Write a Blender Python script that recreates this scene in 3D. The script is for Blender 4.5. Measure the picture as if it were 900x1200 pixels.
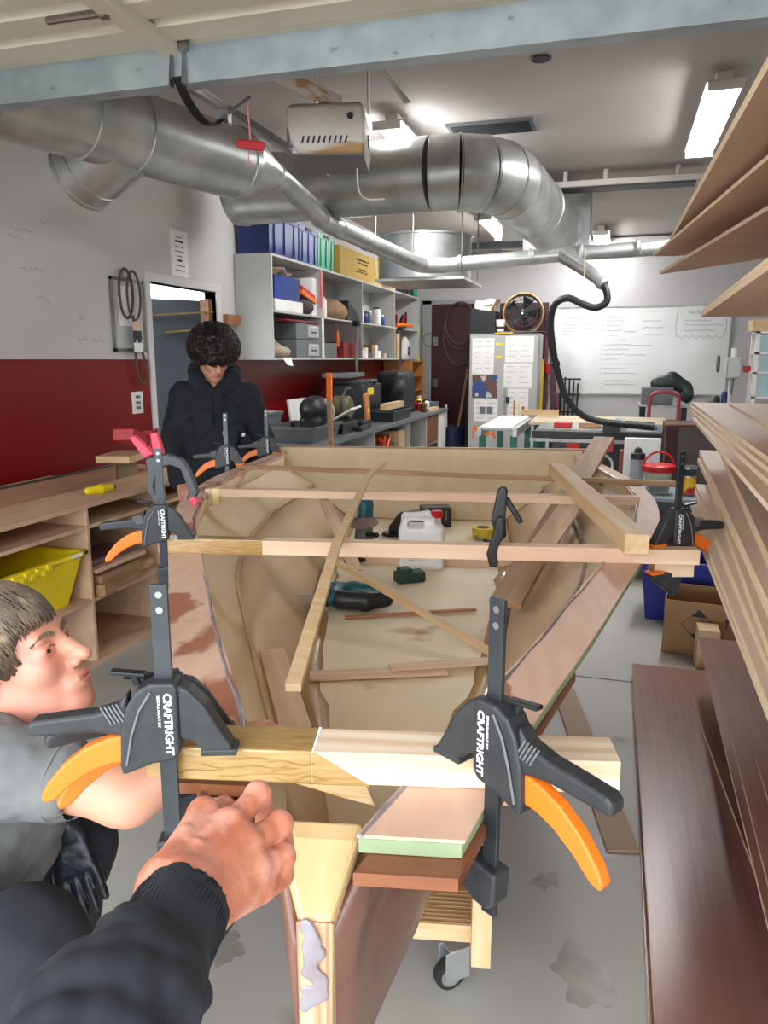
import bpy, bmesh, math, random
import numpy as np
from mathutils import Vector, Matrix, Euler, noise as mnoise

for _o in list(bpy.data.objects): bpy.data.objects.remove(_o)
SC = bpy.context.scene
COL = SC.collection
R = math.radians
PI = math.pi

# ------------------------------------------------------------------ camera
PITCH = math.atan(179/900.0)
YAW = math.atan(275/math.hypot(900, 179))
cam_d = bpy.data.cameras.new('camera'); cam = bpy.data.objects.new('camera', cam_d); COL.objects.link(cam)
cam.location = (0, 0, 1.5)
cam.rotation_euler = (PI/2-PITCH, 0, YAW)
cam_d.sensor_fit = 'VERTICAL'; cam_d.sensor_height = 36; cam_d.sensor_width = 27; cam_d.lens = 27
cam_d.clip_start = 0.02; cam_d.clip_end = 200
SC.camera = cam

# ------------------------------------------------------------------ world, exposure
w = bpy.data.worlds.new('World'); SC.world = w; w.use_nodes = True
bg = w.node_tree.nodes['Background']
bg.inputs[0].default_value = (0.88, 0.94, 1.0, 1); bg.inputs[1].default_value = 4.6
SC.view_settings.view_transform = 'Standard'; SC.view_settings.look = 'None'
SC.view_settings.gamma = 1; SC.view_settings.use_curve_mapping = False
SC.view_settings.exposure = 0.62
SC.cycles.max_bounces = 12; SC.cycles.diffuse_bounces = 8

# portal in the open roller-door doorway: only guides the sampling of the daylight, gives no light itself
pl = bpy.data.lights.new('doorway_portal', 'AREA'); pl.shape = 'RECTANGLE'; pl.size = 5.0; pl.size_y = 2.4
pl.cycles.is_portal = True
po = bpy.data.objects.new('doorway_portal', pl); COL.objects.link(po)
po.location = (-0.4, -0.35, 1.2); po.rotation_euler = (-PI/2, PI, 0)

# ------------------------------------------------------------------ helpers
def lin(c):
    if isinstance(c, str):
        c = c.lstrip('#'); c = [int(c[i:i+2], 16) for i in (0, 2, 4)]
    o = []
    for v in c[:3]:
        v /= 255.0
        o.append(v/12.92 if v <= 0.04045 else ((v+0.055)/1.055)**2.4)
    return (*o, 1)

MATS = {}
def mat(name, c1, c2=None, scale=6, st=(1, 1, 1), rough=.55, metal=0, bump=0, lo=.35, hi=.65, detail=4,
        c3=None, s3=3, lo3=.55, hi3=.62, st3=(1, 1, 1), emit=None, trans=0, coat=0, bscale=None, spec=None, dist=0, ior=None, alpha=None):
    if name in MATS: return MATS[name]
    m = bpy.data.materials.new(name); m.use_nodes = True; nt = m.node_tree; N = nt.nodes; L = nt.links
    b = N['Principled BSDF']
    b.inputs['Base Color'].default_value = lin(c1); b.inputs['Roughness'].default_value = rough
    b.inputs['Metallic'].default_value = metal
    if spec is not None: b.inputs['Specular IOR Level'].default_value = spec
    if coat: b.inputs['Coat Weight'].default_value = coat; b.inputs['Coat Roughness'].default_value = .15
    if trans: b.inputs['Transmission Weight'].default_value = trans
    if ior: b.inputs['IOR'].default_value = ior
    if alpha is not None: b.inputs['Alpha'].default_value = alpha
    if emit:
        b.inputs['Emission Color'].default_value = lin(c1); b.inputs['Emission Strength'].default_value = emit
    if c2 or bump or c3:
        tc = N.new('ShaderNodeTexCoord')
        def noise_n(sc, stv, det=detail, d=dist):
            mp = N.new('ShaderNodeMapping'); mp.inputs['Scale'].default_value = stv
            L.new(tc.outputs['Object'], mp.inputs[0])
            n = N.new('ShaderNodeTexNoise'); n.inputs['Scale'].default_value = sc; n.inputs['Detail'].default_value = det
            n.inputs['Distortion'].default_value = d
            L.new(mp.outputs[0], n.inputs['Vector']); return n
        def ramp(n, a, bb):
            mr = N.new('ShaderNodeMapRange'); mr.inputs[1].default_value = a; mr.inputs[2].default_value = bb
            L.new(n.outputs['Fac'], mr.inputs[0]); return mr.outputs[0]
        def mix(fac, A, B):
            x = N.new('ShaderNodeMix'); x.data_type = 'RGBA'; L.new(fac, x.inputs[0])
            for s_, v in ((6, A), (7, B)):
                if hasattr(v, 'links'): L.new(v, x.inputs[s_])
                else: x.inputs[s_].default_value = lin(v)
            return x.outputs[2]
        cur = c1; n1 = None
        if c2:
            n1 = noise_n(scale, st); cur = mix(ramp(n1, lo, hi), c1, c2)
        if c3:
            n3 = noise_n(s3, st3); cur = mix(ramp(n3, lo3, hi3), cur, c3)
        if hasattr(cur, 'links'): L.new(cur, b.inputs['Base Color'])
        if bump:
            nb = noise_n(bscale, st) if (bscale or n1 is None) else n1
            if bscale is None and n1 is None: nb.inputs['Scale'].default_value = scale
            bp = N.new('ShaderNodeBump'); bp.inputs['Strength'].default_value = bump; bp.inputs['Distance'].default_value = .01
            L.new(nb.outputs['Fac'], bp.inputs['Height']); L.new(bp.outputs[0], b.inputs['Normal'])
    MATS[name] = m; return m

def wm(o):
    """world matrix from basis matrices, no depsgraph needed"""
    m = o.matrix_basis.copy()
    if o.parent: return wm(o.parent) @ o.matrix_parent_inverse @ m
    return m

def tag(o, label=None, cat=None, group=None, kind=None):
    if label: o['label'] = label
    if cat: o['category'] = cat
    if group: o['group'] = group
    if kind: o['kind'] = kind
    return o

def thing(name, label, cat, loc=(0, 0, 0), rz=0, group=None, rot=None):
    o = bpy.data.objects.new(name, None); o.empty_display_size = .05; COL.objects.link(o)
    o.location = loc; o.rotation_euler = rot if rot else (0, 0, rz)
    return tag(o, label, cat, group)

class MB:
    """collects shapes into one mesh"""
    def __init__(s): s.v = []; s.f = []; s.mi = []; s.cur = 0
    def mat(s, i): s.cur = i; return s
    def add(s, vs, fs, M=None):
        b = len(s.v)
        s.v += [tuple(M @ Vector(p)) if M is not None else tuple(p) for p in vs]
        s.f += [tuple(b+i for i in f) for f in fs]; s.mi += [s.cur]*len(fs); return s
    def box(s, x0, x1, y0, y1, z0, z1, M=None):
        vs = [(x, y, z) for z in (z0, z1) for y in (y0, y1) for x in (x0, x1)]
        return s.add(vs, [(0, 2, 3, 1), (4, 5, 7, 6), (0, 1, 5, 4), (2, 6, 7, 3), (0, 4, 6, 2), (1, 3, 7, 5)], M)
    def cbox(s, c, sz, rot=None, M=None):
        m = Matrix.Translation(c)
        if rot: m = m @ Euler(rot).to_matrix().to_4x4()
        if M is not None: m = M @ m
        a, b, c_ = sz[0]/2, sz[1]/2, sz[2]/2
        return s.box(-a, a, -b, b, -c_, c_, m)
    def beam(s, p0, p1, w_, h, up=(0, 0, 1)):
        m, l = frame(p0, p1, up); return s.box(0, l, -w_/2, w_/2, -h/2, h/2, m)
    def prism(s, poly, t0, t1, plane='xz', M=None):
        n = len(poly)
        def pt(a, b, t):
            return {'xz': (a, t, b), 'xy': (a, b, t), 'yz': (t, a, b)}[plane]
        vs = [pt(a, b, t0) for a, b in poly]+[pt(a, b, t1) for a, b in poly]
        fs = [tuple(range(n)), tuple(range(2*n-1, n-1, -1))]+[(i, i+n, (i+1) % n+n, (i+1) % n) for i in range(n)]
        return s.add(vs, fs, M)
    def tube(s, pts, r, n=10, closed=False, caps=True):
        P = [Vector(p) for p in pts]; k = len(P)
        rr = r if hasattr(r, '__len__') else [r]*k
        T = []
        for i in range(k):
            a = P[(i-1) % k] if (closed or i > 0) else P[i]; b = P[(i+1) % k] if (closed or i < k-1) else P[i]
            t = (b-a); T.append(t.normalized() if t.length > 1e-9 else Vector((0, 0, 1)))
        u = Vector((0, 0, 1)) if abs(T[0].z) < .9 else Vector((1, 0, 0))
        u = (u-T[0]*u.dot(T[0])).normalized(); vs = []
        for i in range(k):
            u = (u-T[i]*u.dot(T[i])).normalized(); w_ = T[i].cross(u)
            for j in range(n):
                a = 2*PI*j/n; vs.append(P[i]+(u*math.cos(a)+w_*math.sin(a))*rr[i])
        fs = []
        for i in range(k if closed else k-1):
            for j in range(n):
                a, b = i*n, ((i+1) % k)*n; fs.append((a+j, a+(j+1) % n, b+(j+1) % n, b+j))
        if caps and not closed: fs += [tuple(range(n-1, -1, -1)), tuple((k-1)*n+j for j in range(n))]
        return s.add(vs, fs)
    def lathe(s, prof, n=24, M=None, caps=True):
        vs = []; k = len(prof)
        for r_, z in prof:
            for j in range(n):
                a = 2*PI*j/n; vs.append((r_*math.cos(a), r_*math.sin(a), z))
        fs = [(i*n+j, i*n+(j+1) % n, (i+1)*n+(j+1) % n, (i+1)*n+j) for i in range(k-1) for j in range(n)]
        if caps: fs += [tuple(range(n-1, -1, -1)), tuple((k-1)*n+j for j in range(n))]
        return s.add(vs, fs, M)
    def grid(s, rows):
        n = len(rows[0]); vs = [p for r_ in rows for p in r_]
        fs = [(i*n+j, i*n+j+1, (i+1)*n+j+1, (i+1)*n+j) for i in range(len(rows)-1) for j in range(n-1)]
        return s.add(vs, fs)
    def loft(s, rings, caps=True):
        n = len(rings[0]); k = len(rings); vs = [p for r_ in rings for p in r_]
        fs = [(i*n+j, i*n+(j+1) % n, (i+1)*n+(j+1) % n, (i+1)*n+j) for i in range(k-1) for j in range(n)]
        if caps: fs += [tuple(range(n-1, -1, -1)), tuple((k-1)*n+j for j in range(n))]
        return s.add(vs, fs)
    def build(s, name, mats, parent=None, smooth=False, bevel=0, world=False, solid=0, seg=2, M=None, sub=0):
        me = bpy.data.meshes.new(name); me.from_pydata([tuple(p) for p in s.v], [], s.f)
        if not isinstance(mats, (list, tuple)): mats = [mats]
        for m in mats: me.materials.append(m)
        me.polygons.foreach_set('material_index', s.mi)
        bm = bmesh.new(); bm.from_mesh(me); bmesh.ops.recalc_face_normals(bm, faces=bm.faces); bm.to_mesh(me); bm.free()
        o = bpy.data.objects.new(name, me); COL.objects.link(o)
        return finish(o, parent, smooth, bevel, world, solid, seg, M, sub)

def finish(o, parent=None, smooth=False, bevel=0, world=False, solid=0, seg=2, M=None, sub=0):
    me = o.data
    if M is not None: o.matrix_basis = M
    if smooth:
        me.polygons.foreach_set('use_smooth', [True]*len(me.polygons))
        if smooth != 'full':
            try: me.set_sharp_from_angle(angle=R(38))
            except Exception: pass
    if parent:
        o.parent = parent
        if world: o.matrix_parent_inverse = wm(parent).inverted()
    if solid:
        md = o.modifiers.new('solid', 'SOLIDIFY'); md.thickness = solid; md.offset = -1
    if sub:
        md = o.modifiers.new('sub', 'SUBSURF'); md.levels = sub; md.render_levels = sub
    if bevel:
        md = o.modifiers.new('bevel', 'BEVEL'); md.width = bevel; md.segments = seg; md.limit_method = 'ANGLE'; md.angle_limit = R(35)
    return o

def frame(p0, p1, up=(0, 0, 1)):
    p0 = Vector(p0); p1 = Vector(p1); x = (p1-p0); l = x.length; x.normalize(); up = Vector(up)
    if abs(x.dot(up.normalized())) > .98: up = Vector((0, 1, 0))
    y = up.cross(x).normalized(); z = x.cross(y)
    m = Matrix((x, y, z)).transposed().to_4x4(); m.translation = p0; return m, l

def plank(name, p0, p1, w_, h, mt, label=None, cat=None, group=None, parent=None, up=(0, 0, 1), bevel=.0015, world=False):
    """a straight board in its own frame: length runs along local x so the grain follows it"""
    m, l = frame(p0, p1, up)
    o = MB().box(0, l, -w_/2, w_/2, -h/2, h/2).build(name, mt, parent, bevel=bevel, M=m, world=world)
    return tag(o, label, cat, group)

def copy_tree(o, parent=None):
    c = o.copy(); COL.objects.link(c)
    if parent is not None:
        c.parent = parent; c.matrix_parent_inverse = o.matrix_parent_inverse.copy()
    for ch in [x for x in o.children]: copy_tree(ch, c)
    return c

def arc(c, r_, a0, a1, n, plane='xz'):
    o = []
    for i in range(n+1):
        a = R(a0+(a1-a0)*i/n); p, q = r_*math.cos(a), r_*math.sin(a)
        o.append({'xz': (c[0]+p, c[1], c[2]+q), 'xy': (c[0]+p, c[1]+q, c[2]), 'yz': (c[0], c[1]+p, c[2]+q)}[plane])
    return o

def smoothpath(pts, n=8):
    P = [Vector(p) for p in pts]; P = [P[0]*2-P[1]]+P+[P[-1]*2-P[-2]]; o = []
    for i in range(1, len(P)-2):
        for k in range(n):
            t = k/n; a, b, c, d = P[i-1:i+3]
            o.append(.5*((2*b)+(c-a)*t+(2*a-5*b+4*c-d)*t*t+(3*b-a-3*c+d)*t**3))
    o.append(P[-2]); return o

def text_mesh(txt, size, extrude=.0004, align='CENTER', shear=0, spacing=1.0, bold=0):
    cu = bpy.data.curves.new('t', 'FONT'); cu.body = txt; cu.size = size; cu.extrude = extrude; cu.align_x = align; cu.align_y = 'CENTER'
    cu.shear = shear; cu.space_character = spacing; cu.offset = bold; cu.resolution_u = 2
    o = bpy.data.objects.new('t', cu); COL.objects.link(o)
    dg = bpy.context.evaluated_depsgraph_get()
    me = bpy.data.meshes.new_from_object(o.evaluated_get(dg)); bpy.data.objects.remove(o); return me

def lettering(name, txt, size, mt, M, parent, world=False, **k):
    me = text_mesh(txt, size, **k); me.materials.clear(); me.materials.append(mt); me.name = name
    o = bpy.data.objects.new(name, me); COL.objects.link(o)
    return finish(o, parent, M=M, world=world)

def interp(x, xs, ys): return float(np.interp(x, xs, ys))

# ------------------------------------------------------------------ materials
M_conc = mat('concrete', '#b4b2ac', '#a3a19b', 1.3, rough=.5, bump=.05, lo=.3, hi=.7, detail=10, c3='#8f8b82', s3=2.6, lo3=.63, hi3=.70)
M_wall = mat('painted_wall', '#c9c6c3', '#bfbbb7', .8, rough=.6, detail=6)
M_red = mat('red_gloss_panel', '#80080f', '#74070d', 1.2, rough=.32)
M_ceil = mat('ceiling_board', '#bdb6b2', '#b3aba7', .7, rough=.75)
M_white = mat('white_paint', '#dcdad6', '#d2cfca', 3, rough=.5)
M_galv = mat('galvanised', '#c4c6c4', '#adb0ae', 5, rough=.36, metal=.72, lo=.4, hi=.6, detail=8)
M_galvb = mat('galvanised_beam', '#c3d0d6', '#a9b7be', 7, rough=.42, metal=.75, detail=8, c3='#8f8f86', s3=14, lo3=.68, hi3=.74)
M_steel = mat('bare_steel', '#a8a8a6', '#93928f', 9, rough=.35, metal=1)
M_rib = mat('door_steel', '#d8d3c4', '#cdc7b6', 2, rough=.45)
M_black = mat('black_plastic', '#1d1e20', '#242527', 30, rough=.42, bump=.03)
M_blackm = mat('black_metal', '#232527', '#2f3133', 14, rough=.38, metal=.6)
M_grey = mat('grey_plastic', '#6e7173', '#64676a', 5, rough=.45)
M_dgrey = mat('dark_grey', '#3c3e41', '#34363a', 5, rough=.5)
M_orange = mat('orange_plastic', '#f47a1c', '#ea6f14', 6, rough=.38)
M_pink = mat('pink_plastic', '#f0405c', '#e63450', 6, rough=.4)
M_yellow = mat('yellow_plastic', '#f2d91c', '#e8cb12', 5, rough=.4)
M_blue = mat('blue_plastic', '#1c3a86', '#16306f', 4, rough=.38)
M_dblue = mat('dark_blue_plastic', '#152a66', '#10225a', 4, rough=.38)
M_green = mat('green_plastic', '#0f9f7a', '#0c8d6b', 4, rough=.38)
M_redp = mat('red_plastic', '#c4161f', '#b3121a', 5, rough=.4)
M_whitep = mat('white_plastic', '#eceae6', '#e2e0db', 4, rough=.4)
M_card = mat('cardboard', '#a07c56', '#94724e', 5, rough=.8)
M_cardy = mat('yellow_cardboard', '#c9a758', '#bd9a4c', 5, rough=.8)
M_paper = mat('paper', '#f0efec', '#e8e7e3', 8, rough=.7)
M_ink = mat('dark_ink', '#2a2c33', rough=.6)
M_inkg = mat('grey_ink', '#70747c', rough=.6)
M_ply = mat('pale_ply', '#e0c5a6', '#d4b492', 3, st=(1, 9, 9), rough=.6, bump=.02, c3='#e0c4a6', s3=1.5, lo3=.4, hi3=.7)
M_plyw = mat('raw_sheet_ply', '#c9ad96', '#bd9f87', 2.2, st=(.7, 7, 7), rough=.55, bump=.015, c3='#d0b7a2', s3=1.2, lo3=.4, hi3=.7)
M_plye = mat('ply_edge', '#ecd8b8', '#d2b48c', 3, st=(1, 1, 260), rough=.7, detail=1)
M_brown = mat('brown_film_ply', '#8c6058', '#7b524b', 2.5, st=(.8, 18, 18), rough=.3, lo=.4, hi=.6, c3='#96695f', s3=1.2, lo3=.4, hi3=.7)
M_pine = mat('pine', '#dcc098', '#cfab7c', 3, st=(1, 14, 14), rough=.55, bump=.02)
M_pinew = mat('white_pine', '#e8d6c0', '#d6b896', 2.4, st=(.6, 15, 26), rough=.6, bump=.02, lo=.42, hi=.6, dist=.3)
M_pinep = mat('pink_pine', '#e2c6a8', '#d8b698', 2.6, st=(.8, 14, 14), rough=.55, bump=.02, c3='#d9ad92', s3=1.6, lo3=.5, hi3=.7)
M_plank = mat('brown_plank', '#ae8a66', '#97724e', 3, st=(1, 14, 14), rough=.55, bump=.02)
M_dkwood = mat('dark_wood', '#7b4d2f', '#653c22', 3, st=(1, 12, 12), rough=.5)
M_bench = mat('bench_ply', '#d0b092', '#c29f80', 2.4, st=(6, 1, 6), rough=.6, bump=.02)
M_lamp = mat('lamp_diffuser', '#ffffff', emit=42)
M_rubber = mat('black_rubber', '#222222', rough=.6)
M_brass = mat('brass', '#c9ab63', '#b8974c', 9, rough=.35, metal=.9)
M_tape = mat('amber_packing_tape', '#ad8c56', '#9d7b44', 9, st=(2, 10, 10), rough=.18, coat=.6, bump=.25, bscale=16)
M_ytape = mat('yellow_tape', '#e8dc9a', rough=.5)
M_maroon = mat('maroon_door', '#3a0f12', '#300b0e', 2, rough=.4)
# ================================================================== room shell
XL, XR, YF, YB, ZC = -3.2, 2.6, -0.35, 11.6, 3.15
def struct(o, parent=None):
    if not parent: o['kind'] = 'structure'
    return o
ground = MB().box(-14, 14, -14, 20, -.16, -.06).build('floor', mat('apron_concrete', '#a9a69e', '#989589', 1, rough=.8)); struct(ground)
flo = struct(MB().box(XL-.12, XR+.12, YF-.12, YB+.12, -.06, 0).build('floor', M_conc))
M_joint = mat('dark_joint', '#5d5a54', rough=.9)
MB().box(XL, XR, 3.60, 3.608, 0, .0012).build('control_joint', M_joint, flo)
MB().box(-.92, -.912, -.3, 11.5, 0, .0012).build('control_joint', M_joint, flo)
# darker damp patches on the slab with their own outline
M_patch = mat('oil_stain', '#a09c94', '#8b877f', 14, rough=.35)
random.seed(5)
for cx, cy, rr in ((.0, 1.72, .075), (-.62, 1.25, .05), (-.12, 2.05, .035), (.05, 2.25, .03), (-.9, 1.55, .05)):
    p = []
    f1, f2, f3 = (random.uniform(0, 6) for _ in range(3))
    for i in range(48):
        a = 2*PI*i/48; q = rr*(1+.22*math.sin(2*a+f1)+.16*math.sin(5*a+f2)+.08*math.sin(11*a+f3)); p.append((cx+q*math.cos(a), cy+q*1.2*math.sin(a)))
    MB().prism(p, 0, .0008, 'xy').build('stain', M_patch, flo)

ceil = struct(MB().box(XL-.12, XR+.12, YF-.12, YB+.12, ZC, ZC+.1).build('ceiling', M_ceil))
# left wall with the opening of the side door
D0, D1, DH = 4.90, 5.86, 2.04
wl = MB().box(XL-.1, XL, YF-.1, D0, 0, ZC).box(XL-.1, XL, D1, YB+.1, 0, ZC).box(XL-.1, XL, D0, D1, DH, ZC).build('wall_left', M_wall); struct(wl)
for a, b in ((YF, D0-.07), (D1+.07, YB)):
    MB().box(XL, XL+.012, a, b, 0, 1.5).build('wainscot', M_red, wl)
    MB().box(XL, XL+.016, a, b, 1.5, 1.512).build('wainscot_cap', M_wall, wl)
wb_ = struct(MB().box(XL-.1, XR+.1, YB, YB+.1, 0, ZC).build('wall_back', mat('grey_wall', '#b4b2b3', '#aaa8a9', .8, rough=.6)))
wr_ = struct(MB().box(XR, XR+.1, YF-.1, YB+.1, 0, ZC).build('wall_right', M_wall))
wf_ = struct(MB().box(XL-.1, -3.0, YF-.1, YF, 0, ZC).box(2.3, XR+.1, YF-.1, YF, 0, ZC).box(-3.0, 2.3, YF-.1, YF, 2.42, ZC).build('wall_front', M_wall))

# side door: frame, leaf standing open outwards, two brass arms
d1 = thing('door_1', None, None, (XL-.05, D1, 0)); d1['kind'] = 'structure'
fr = MB().box(XL-.12, XL+.02, D0-.06, D0, 0, DH+.06).box(XL-.12, XL+.02, D1, D1+.06, 0, DH+.06).box(XL-.12, XL+.02, D0, D1, DH, DH+.06)
fr.build('door_frame', M_white, d1, world=True, bevel=.004)
ang = R(38); hx, hy = XL-.06, D1-.01
mleaf = Matrix.Translation((hx, hy, 0)) @ Matrix.Rotation(-ang, 4, 'Z')
leaf = MB().box(-.02, .02, -.9, 0, .01, 1.97).build('door_leaf', mat('slate_door', '#3d4249', '#383d44', 2, rough=.45), d1, M=mleaf, world=True, bevel=.003)
MB().box(.02, .024, -.86, -.05, 1.02, 1.03).build('groove', M_dgrey, leaf)
for z, y2 in ((1.9, -.48), (1.77, -.40)):
    a0 = Vector((XL+.0, D1-.05, z-.02)); b0 = mleaf @ Vector((.05, y2, z-.06))
    MB().beam(a0, b0, .03, .012).build('closer_arm', M_brass, d1, world=True)
MB().box(XL-.10, XL-.02, D1-.09, D1-.03, 1.55, 1.98).build('closer_post', M_dkwood, d1, world=True)
# back door: maroon, with grey frame to its left
d2 = thing('door_2', None, None, (-2.3, YB, 0)); d2['kind'] = 'structure'
MB().box(-2.72, -1.78, YB-.03, YB, .01, 2.30).build('door_leaf', M_maroon, d2, world=True, bevel=.004)
MB().box(-2.86, -2.72, YB-.05, YB, 0, 2.36).box(-1.78, -1.70, YB-.05, YB, 0, 2.36).box(-2.86, -1.70, YB-.05, YB, 2.30, 2.36).build('door_frame', mat('grey_trim', '#8d8e90', rough=.5), d2, world=True, bevel=.003)
for z in (1.08, 1.70):
    MB().box(-2.70, -2.62, YB-.04, YB-.03, z, z+.13).build('push_plate', M_steel, d2, world=True, bevel=.002)
# maroon board panel behind cabinet, up to the whiteboard
tr1 = struct(MB().box(-1.70, -1.0, YB-.03, YB, 0, 2.30).build('trim_1', M_maroon))
# ================================================================== the boat
BO = Vector((-.30, .776, 0)); BA = R(11.4)
MBOAT = Matrix.Translation(BO) @ Matrix.Rotation(BA, 4, 'Z')
def bl(v, u, z): return MBOAT @ Vector((v, u, z))
US = [-.10, .0, .2, .5, 1.0, 1.4, 1.7, 2.0, 2.35, 2.7, 3.1, 3.32]
HB = [.155, .19, .26, .385, .575, .73, .81, .87, .895, .875, .84, .83]
WD = [.115, .11, .10, .095, .095, .085, .08, .07, .065, .065, .07, .07]
C1U = [0, .2, .44, .92, 1.35, 1.77, 2.4, 3.2]; C1V = [.05, .10, .19, .36, .51, .60, .65, .60]
C2U = [0, .35, .74, 1.0, 1.74, 2.4, 3.2]; C2V = [.01, .05, .16, .24, .33, .38, .40]
def hb(u): return interp(u, US, HB)
def dk(u): return interp(u, US, WD)
def c1(u): return interp(u, C1U, C1V)
def c2(u): return interp(u, C2U, C2V)
def zc1(u): return interp(u, [0, .4, 1.2, 3.2], [.90, .875, .85, .84])
ZFL = .68
def smooth_us(a, b, n): return [a+(b-a)*i/n for i in range(n+1)]
def sm(fn, u):   # light smoothing of the measured outline
    return (fn(u-.12)+2*fn(u)+fn(u+.12))/4
boat = thing('wooden_boat', 'unfinished plywood dinghy hull with pale decks resting on a wheeled timber trolley', 'boat', BO, BA)
M_hull = mat('hull_outside', '#7d5443', '#694436', 3, st=(6, 1, 2), rough=.35, coat=.25, c3='#5a3a33', s3=3, lo3=.6, hi3=.66, st3=(4, 1, 1))
M_side = mat('hull_inside', '#e6cfaa', '#dcc29b', 2, st=(6, 1, 2), rough=.6, c3='#ead6b4', s3=1.3, lo3=.42, hi3=.7)
M_bilge = mat('hull_bilge', '#dec39e', '#d2b48e', 2, st=(7, 1, 2), rough=.6, c3='#b3855c', s3=2.2, lo3=.66, hi3=.70)
M_flr = mat('hull_floor', '#eddfc2', '#e2d0ae', 1.6, st=(3, 1, 3), rough=.5, c3='#a8793b', s3=2.3, lo3=.66, hi3=.71)
M_deck = mat('side_deck', '#ddb8a0', '#d2ab94', 5, st=(5, 1, 5), rough=.5, c3='#a5684f', s3=3.2, lo3=.57, hi3=.60, st3=(1.6, .8, 1))
M_epoxy = mat('epoxy', '#8d878f', '#7a6a6a', 20, rough=.18, coat=.6, bump=.2)
M_glue = mat('glue_band', '#b8965c', '#a2804a', 6, rough=.3, coat=.3)
M_foam = mat('green_core', '#8fa07c', '#839470', 9, rough=.7)
M_stem = mat('stem_wood', '#d8bf92', '#ccae7c', 3, st=(9, 2, 2), rough=.45, coat=.3, c3='#bd9257', s3=7, lo3=.68, hi3=.72)
us = smooth_us(.0, 3.2, 40)
# outside shell (skin from sheer to keel), thin plywood with real thickness
def osec(u, s):
    f = min(1, max(0, (u+.10)/.32))
    return [(s*(sm(hb, u)-.035), u, .972), (s*((sm(c1, u)+.035)*f+.01), u, zc1(u)-.02), (s*((sm(c2, u)+.04)*f+.008), u, ZFL-.06), (s*.006, u, .54)]
for s in (-1, 1):
    rows = []
    # the stem line: the panels come together on a near vertical edge in front of the head block
    rows.append([(s*.012, -.125, .90), (s*.012, -.12, .80), (s*.011, -.09, .68), (s*.006, -.03, .56)])
    rows.append([(s*.050+.004, -.045, .972), (s*.036, -.055, .83), (s*.022, -.04, .66), (s*.008, .02, .55)])
    for u in us: rows.append(osec(u, s))
    # interpolate extra rings for roundness
    fine = []
    for r_ in rows:
        q = []
        for a, b in zip(r_[:-1], r_[1:]):
            for k in range(4):
                t = k/4; q.append(tuple(a[i]+(b[i]-a[i])*t for i in range(3)))
        q.append(r_[-1]); fine.append(q)
    MB().grid(fine).build('hull_skin', M_hull, boat, smooth=True, solid=.009)
    MB().tube([(s*(sm(c1, u)), u, zc1(u)+.002) for u in us[3:]], .010, 6).build('chine_fillet', M_glue if s < 0 else M_epoxy, boat, smooth=True)
    inn = [[(s*(sm(hb, u)-sm(dk, u)+.004), u, .985), (s*(sm(hb, u)-sm(dk, u)*.9), u, .94), (s*(sm(c1, u)*.35+.65*(sm(hb, u)-sm(dk, u))), u, .90), (s*sm(c1, u), u, zc1(u))] for u in us[1:]]
    MB().grid(inn).build('side_panel', M_side, boat, smooth=True, solid=.006)
    bi = [[(s*sm(c1, u), u, zc1(u)), (s*(sm(c1, u)*.6+sm(c2, u)*.4), u, (zc1(u)*.55+ZFL*.45)), (s*sm(c2, u), u, ZFL)] for u in us[2:]]
    MB().grid(bi).build('bilge_panel', M_bilge, boat, smooth=True, solid=.006)
    gb = [[(s*(sm(c2, u)+.012), u, ZFL+.014), (s*(sm(c2, u)-.02), u, ZFL+.006), (s*(sm(c2, u)-.045-.006*math.sin(u*23)-.005*math.sin(u*51)), u, ZFL+.004)] for u in us[8:]]
    MB().grid(gb).build('glue_band', M_glue, boat, smooth=True, solid=.002)
    # side deck: ply skin over a green core
    u0 = -.09 if s > 0 else .06
    ud = smooth_us(u0, 3.30, 56)
    top, bot = [], []
    for u in ud:
        o_ = hb(u) if u < .1 else sm(hb, u); i_ = o_-dk(u)
        top.append(((s*i_, u, 1.0), (s*o_, u, 1.0)))
    core = MB().loft([[(s*abs(a[0])+s*.002, a[1], .982), (b[0]-s*.003, b[1], .982), (b[0]-s*.003, b[1], .9985), (a[0]+s*.002, a[1], .9985)] for a, b in top])
    core.mi = [1 if (q % 4 == 3 and q < len(core.f)-2) else 0 for q in range(len(core.f))]
    dko = core.build('side_deck', [M_foam, M_deck], boat)
    MB().loft([[(a[0], a[1]+.001, .9985), (b[0], b[1]+.001, .9985), (b[0], b[1]+.001, 1.0025), (a[0], a[1]+.001, 1.0025)] for a, b in top]).build('deck_skin', M_deck, dko)
    random.seed(3+int(s))
    MB().tube([(a[0]+s*(.003+.006*random.random()), a[1], 1.002) for a, b in top], [.002+.003*random.random() for _ in top], 6).build('epoxy_bead', M_epoxy, dko, smooth=True)
    # doubler below the deck, standing a little proud at the bow
    MB().loft([[(a[0]*1.0-s*.0, a[1]-.032, .966), (b[0]*.96, b[1]-.032, .966), (b[0]*.96, b[1]-.032, .981), (a[0], a[1]-.032, .981)] for a, b in top[:10]]).build('sheer_doubler', mat('doubler', '#8a5232', '#73402a', 3, st=(2, 9, 9), rough=.35, coat=.3), boat)
flr = [[(v, u, ZFL+.003) for v in np.linspace(-sm(c2, u)-.01, sm(c2, u)+.01, 7)] for u in us[4:]]
MB().grid(flr).build('floor_panel', M_flr, boat, solid=.009)
# raked transom
tv = [(-.40, 3.10, .68), (.40, 3.10, .68), (.63, 3.18, .84), (.80, 3.27, .95), (.81, 3.30, 1.02), (-.81, 3.30, 1.02), (-.80, 3.27, .95), (-.63, 3.18, .84)]
MB().add(tv, [tuple(range(8))]).build('transom', M_side, boat, solid=.018)
MB().box(-.84, .84, 3.29, 3.33, 1.005, 1.035).build('transom_rail', M_plank, boat, bevel=.003)
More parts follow.
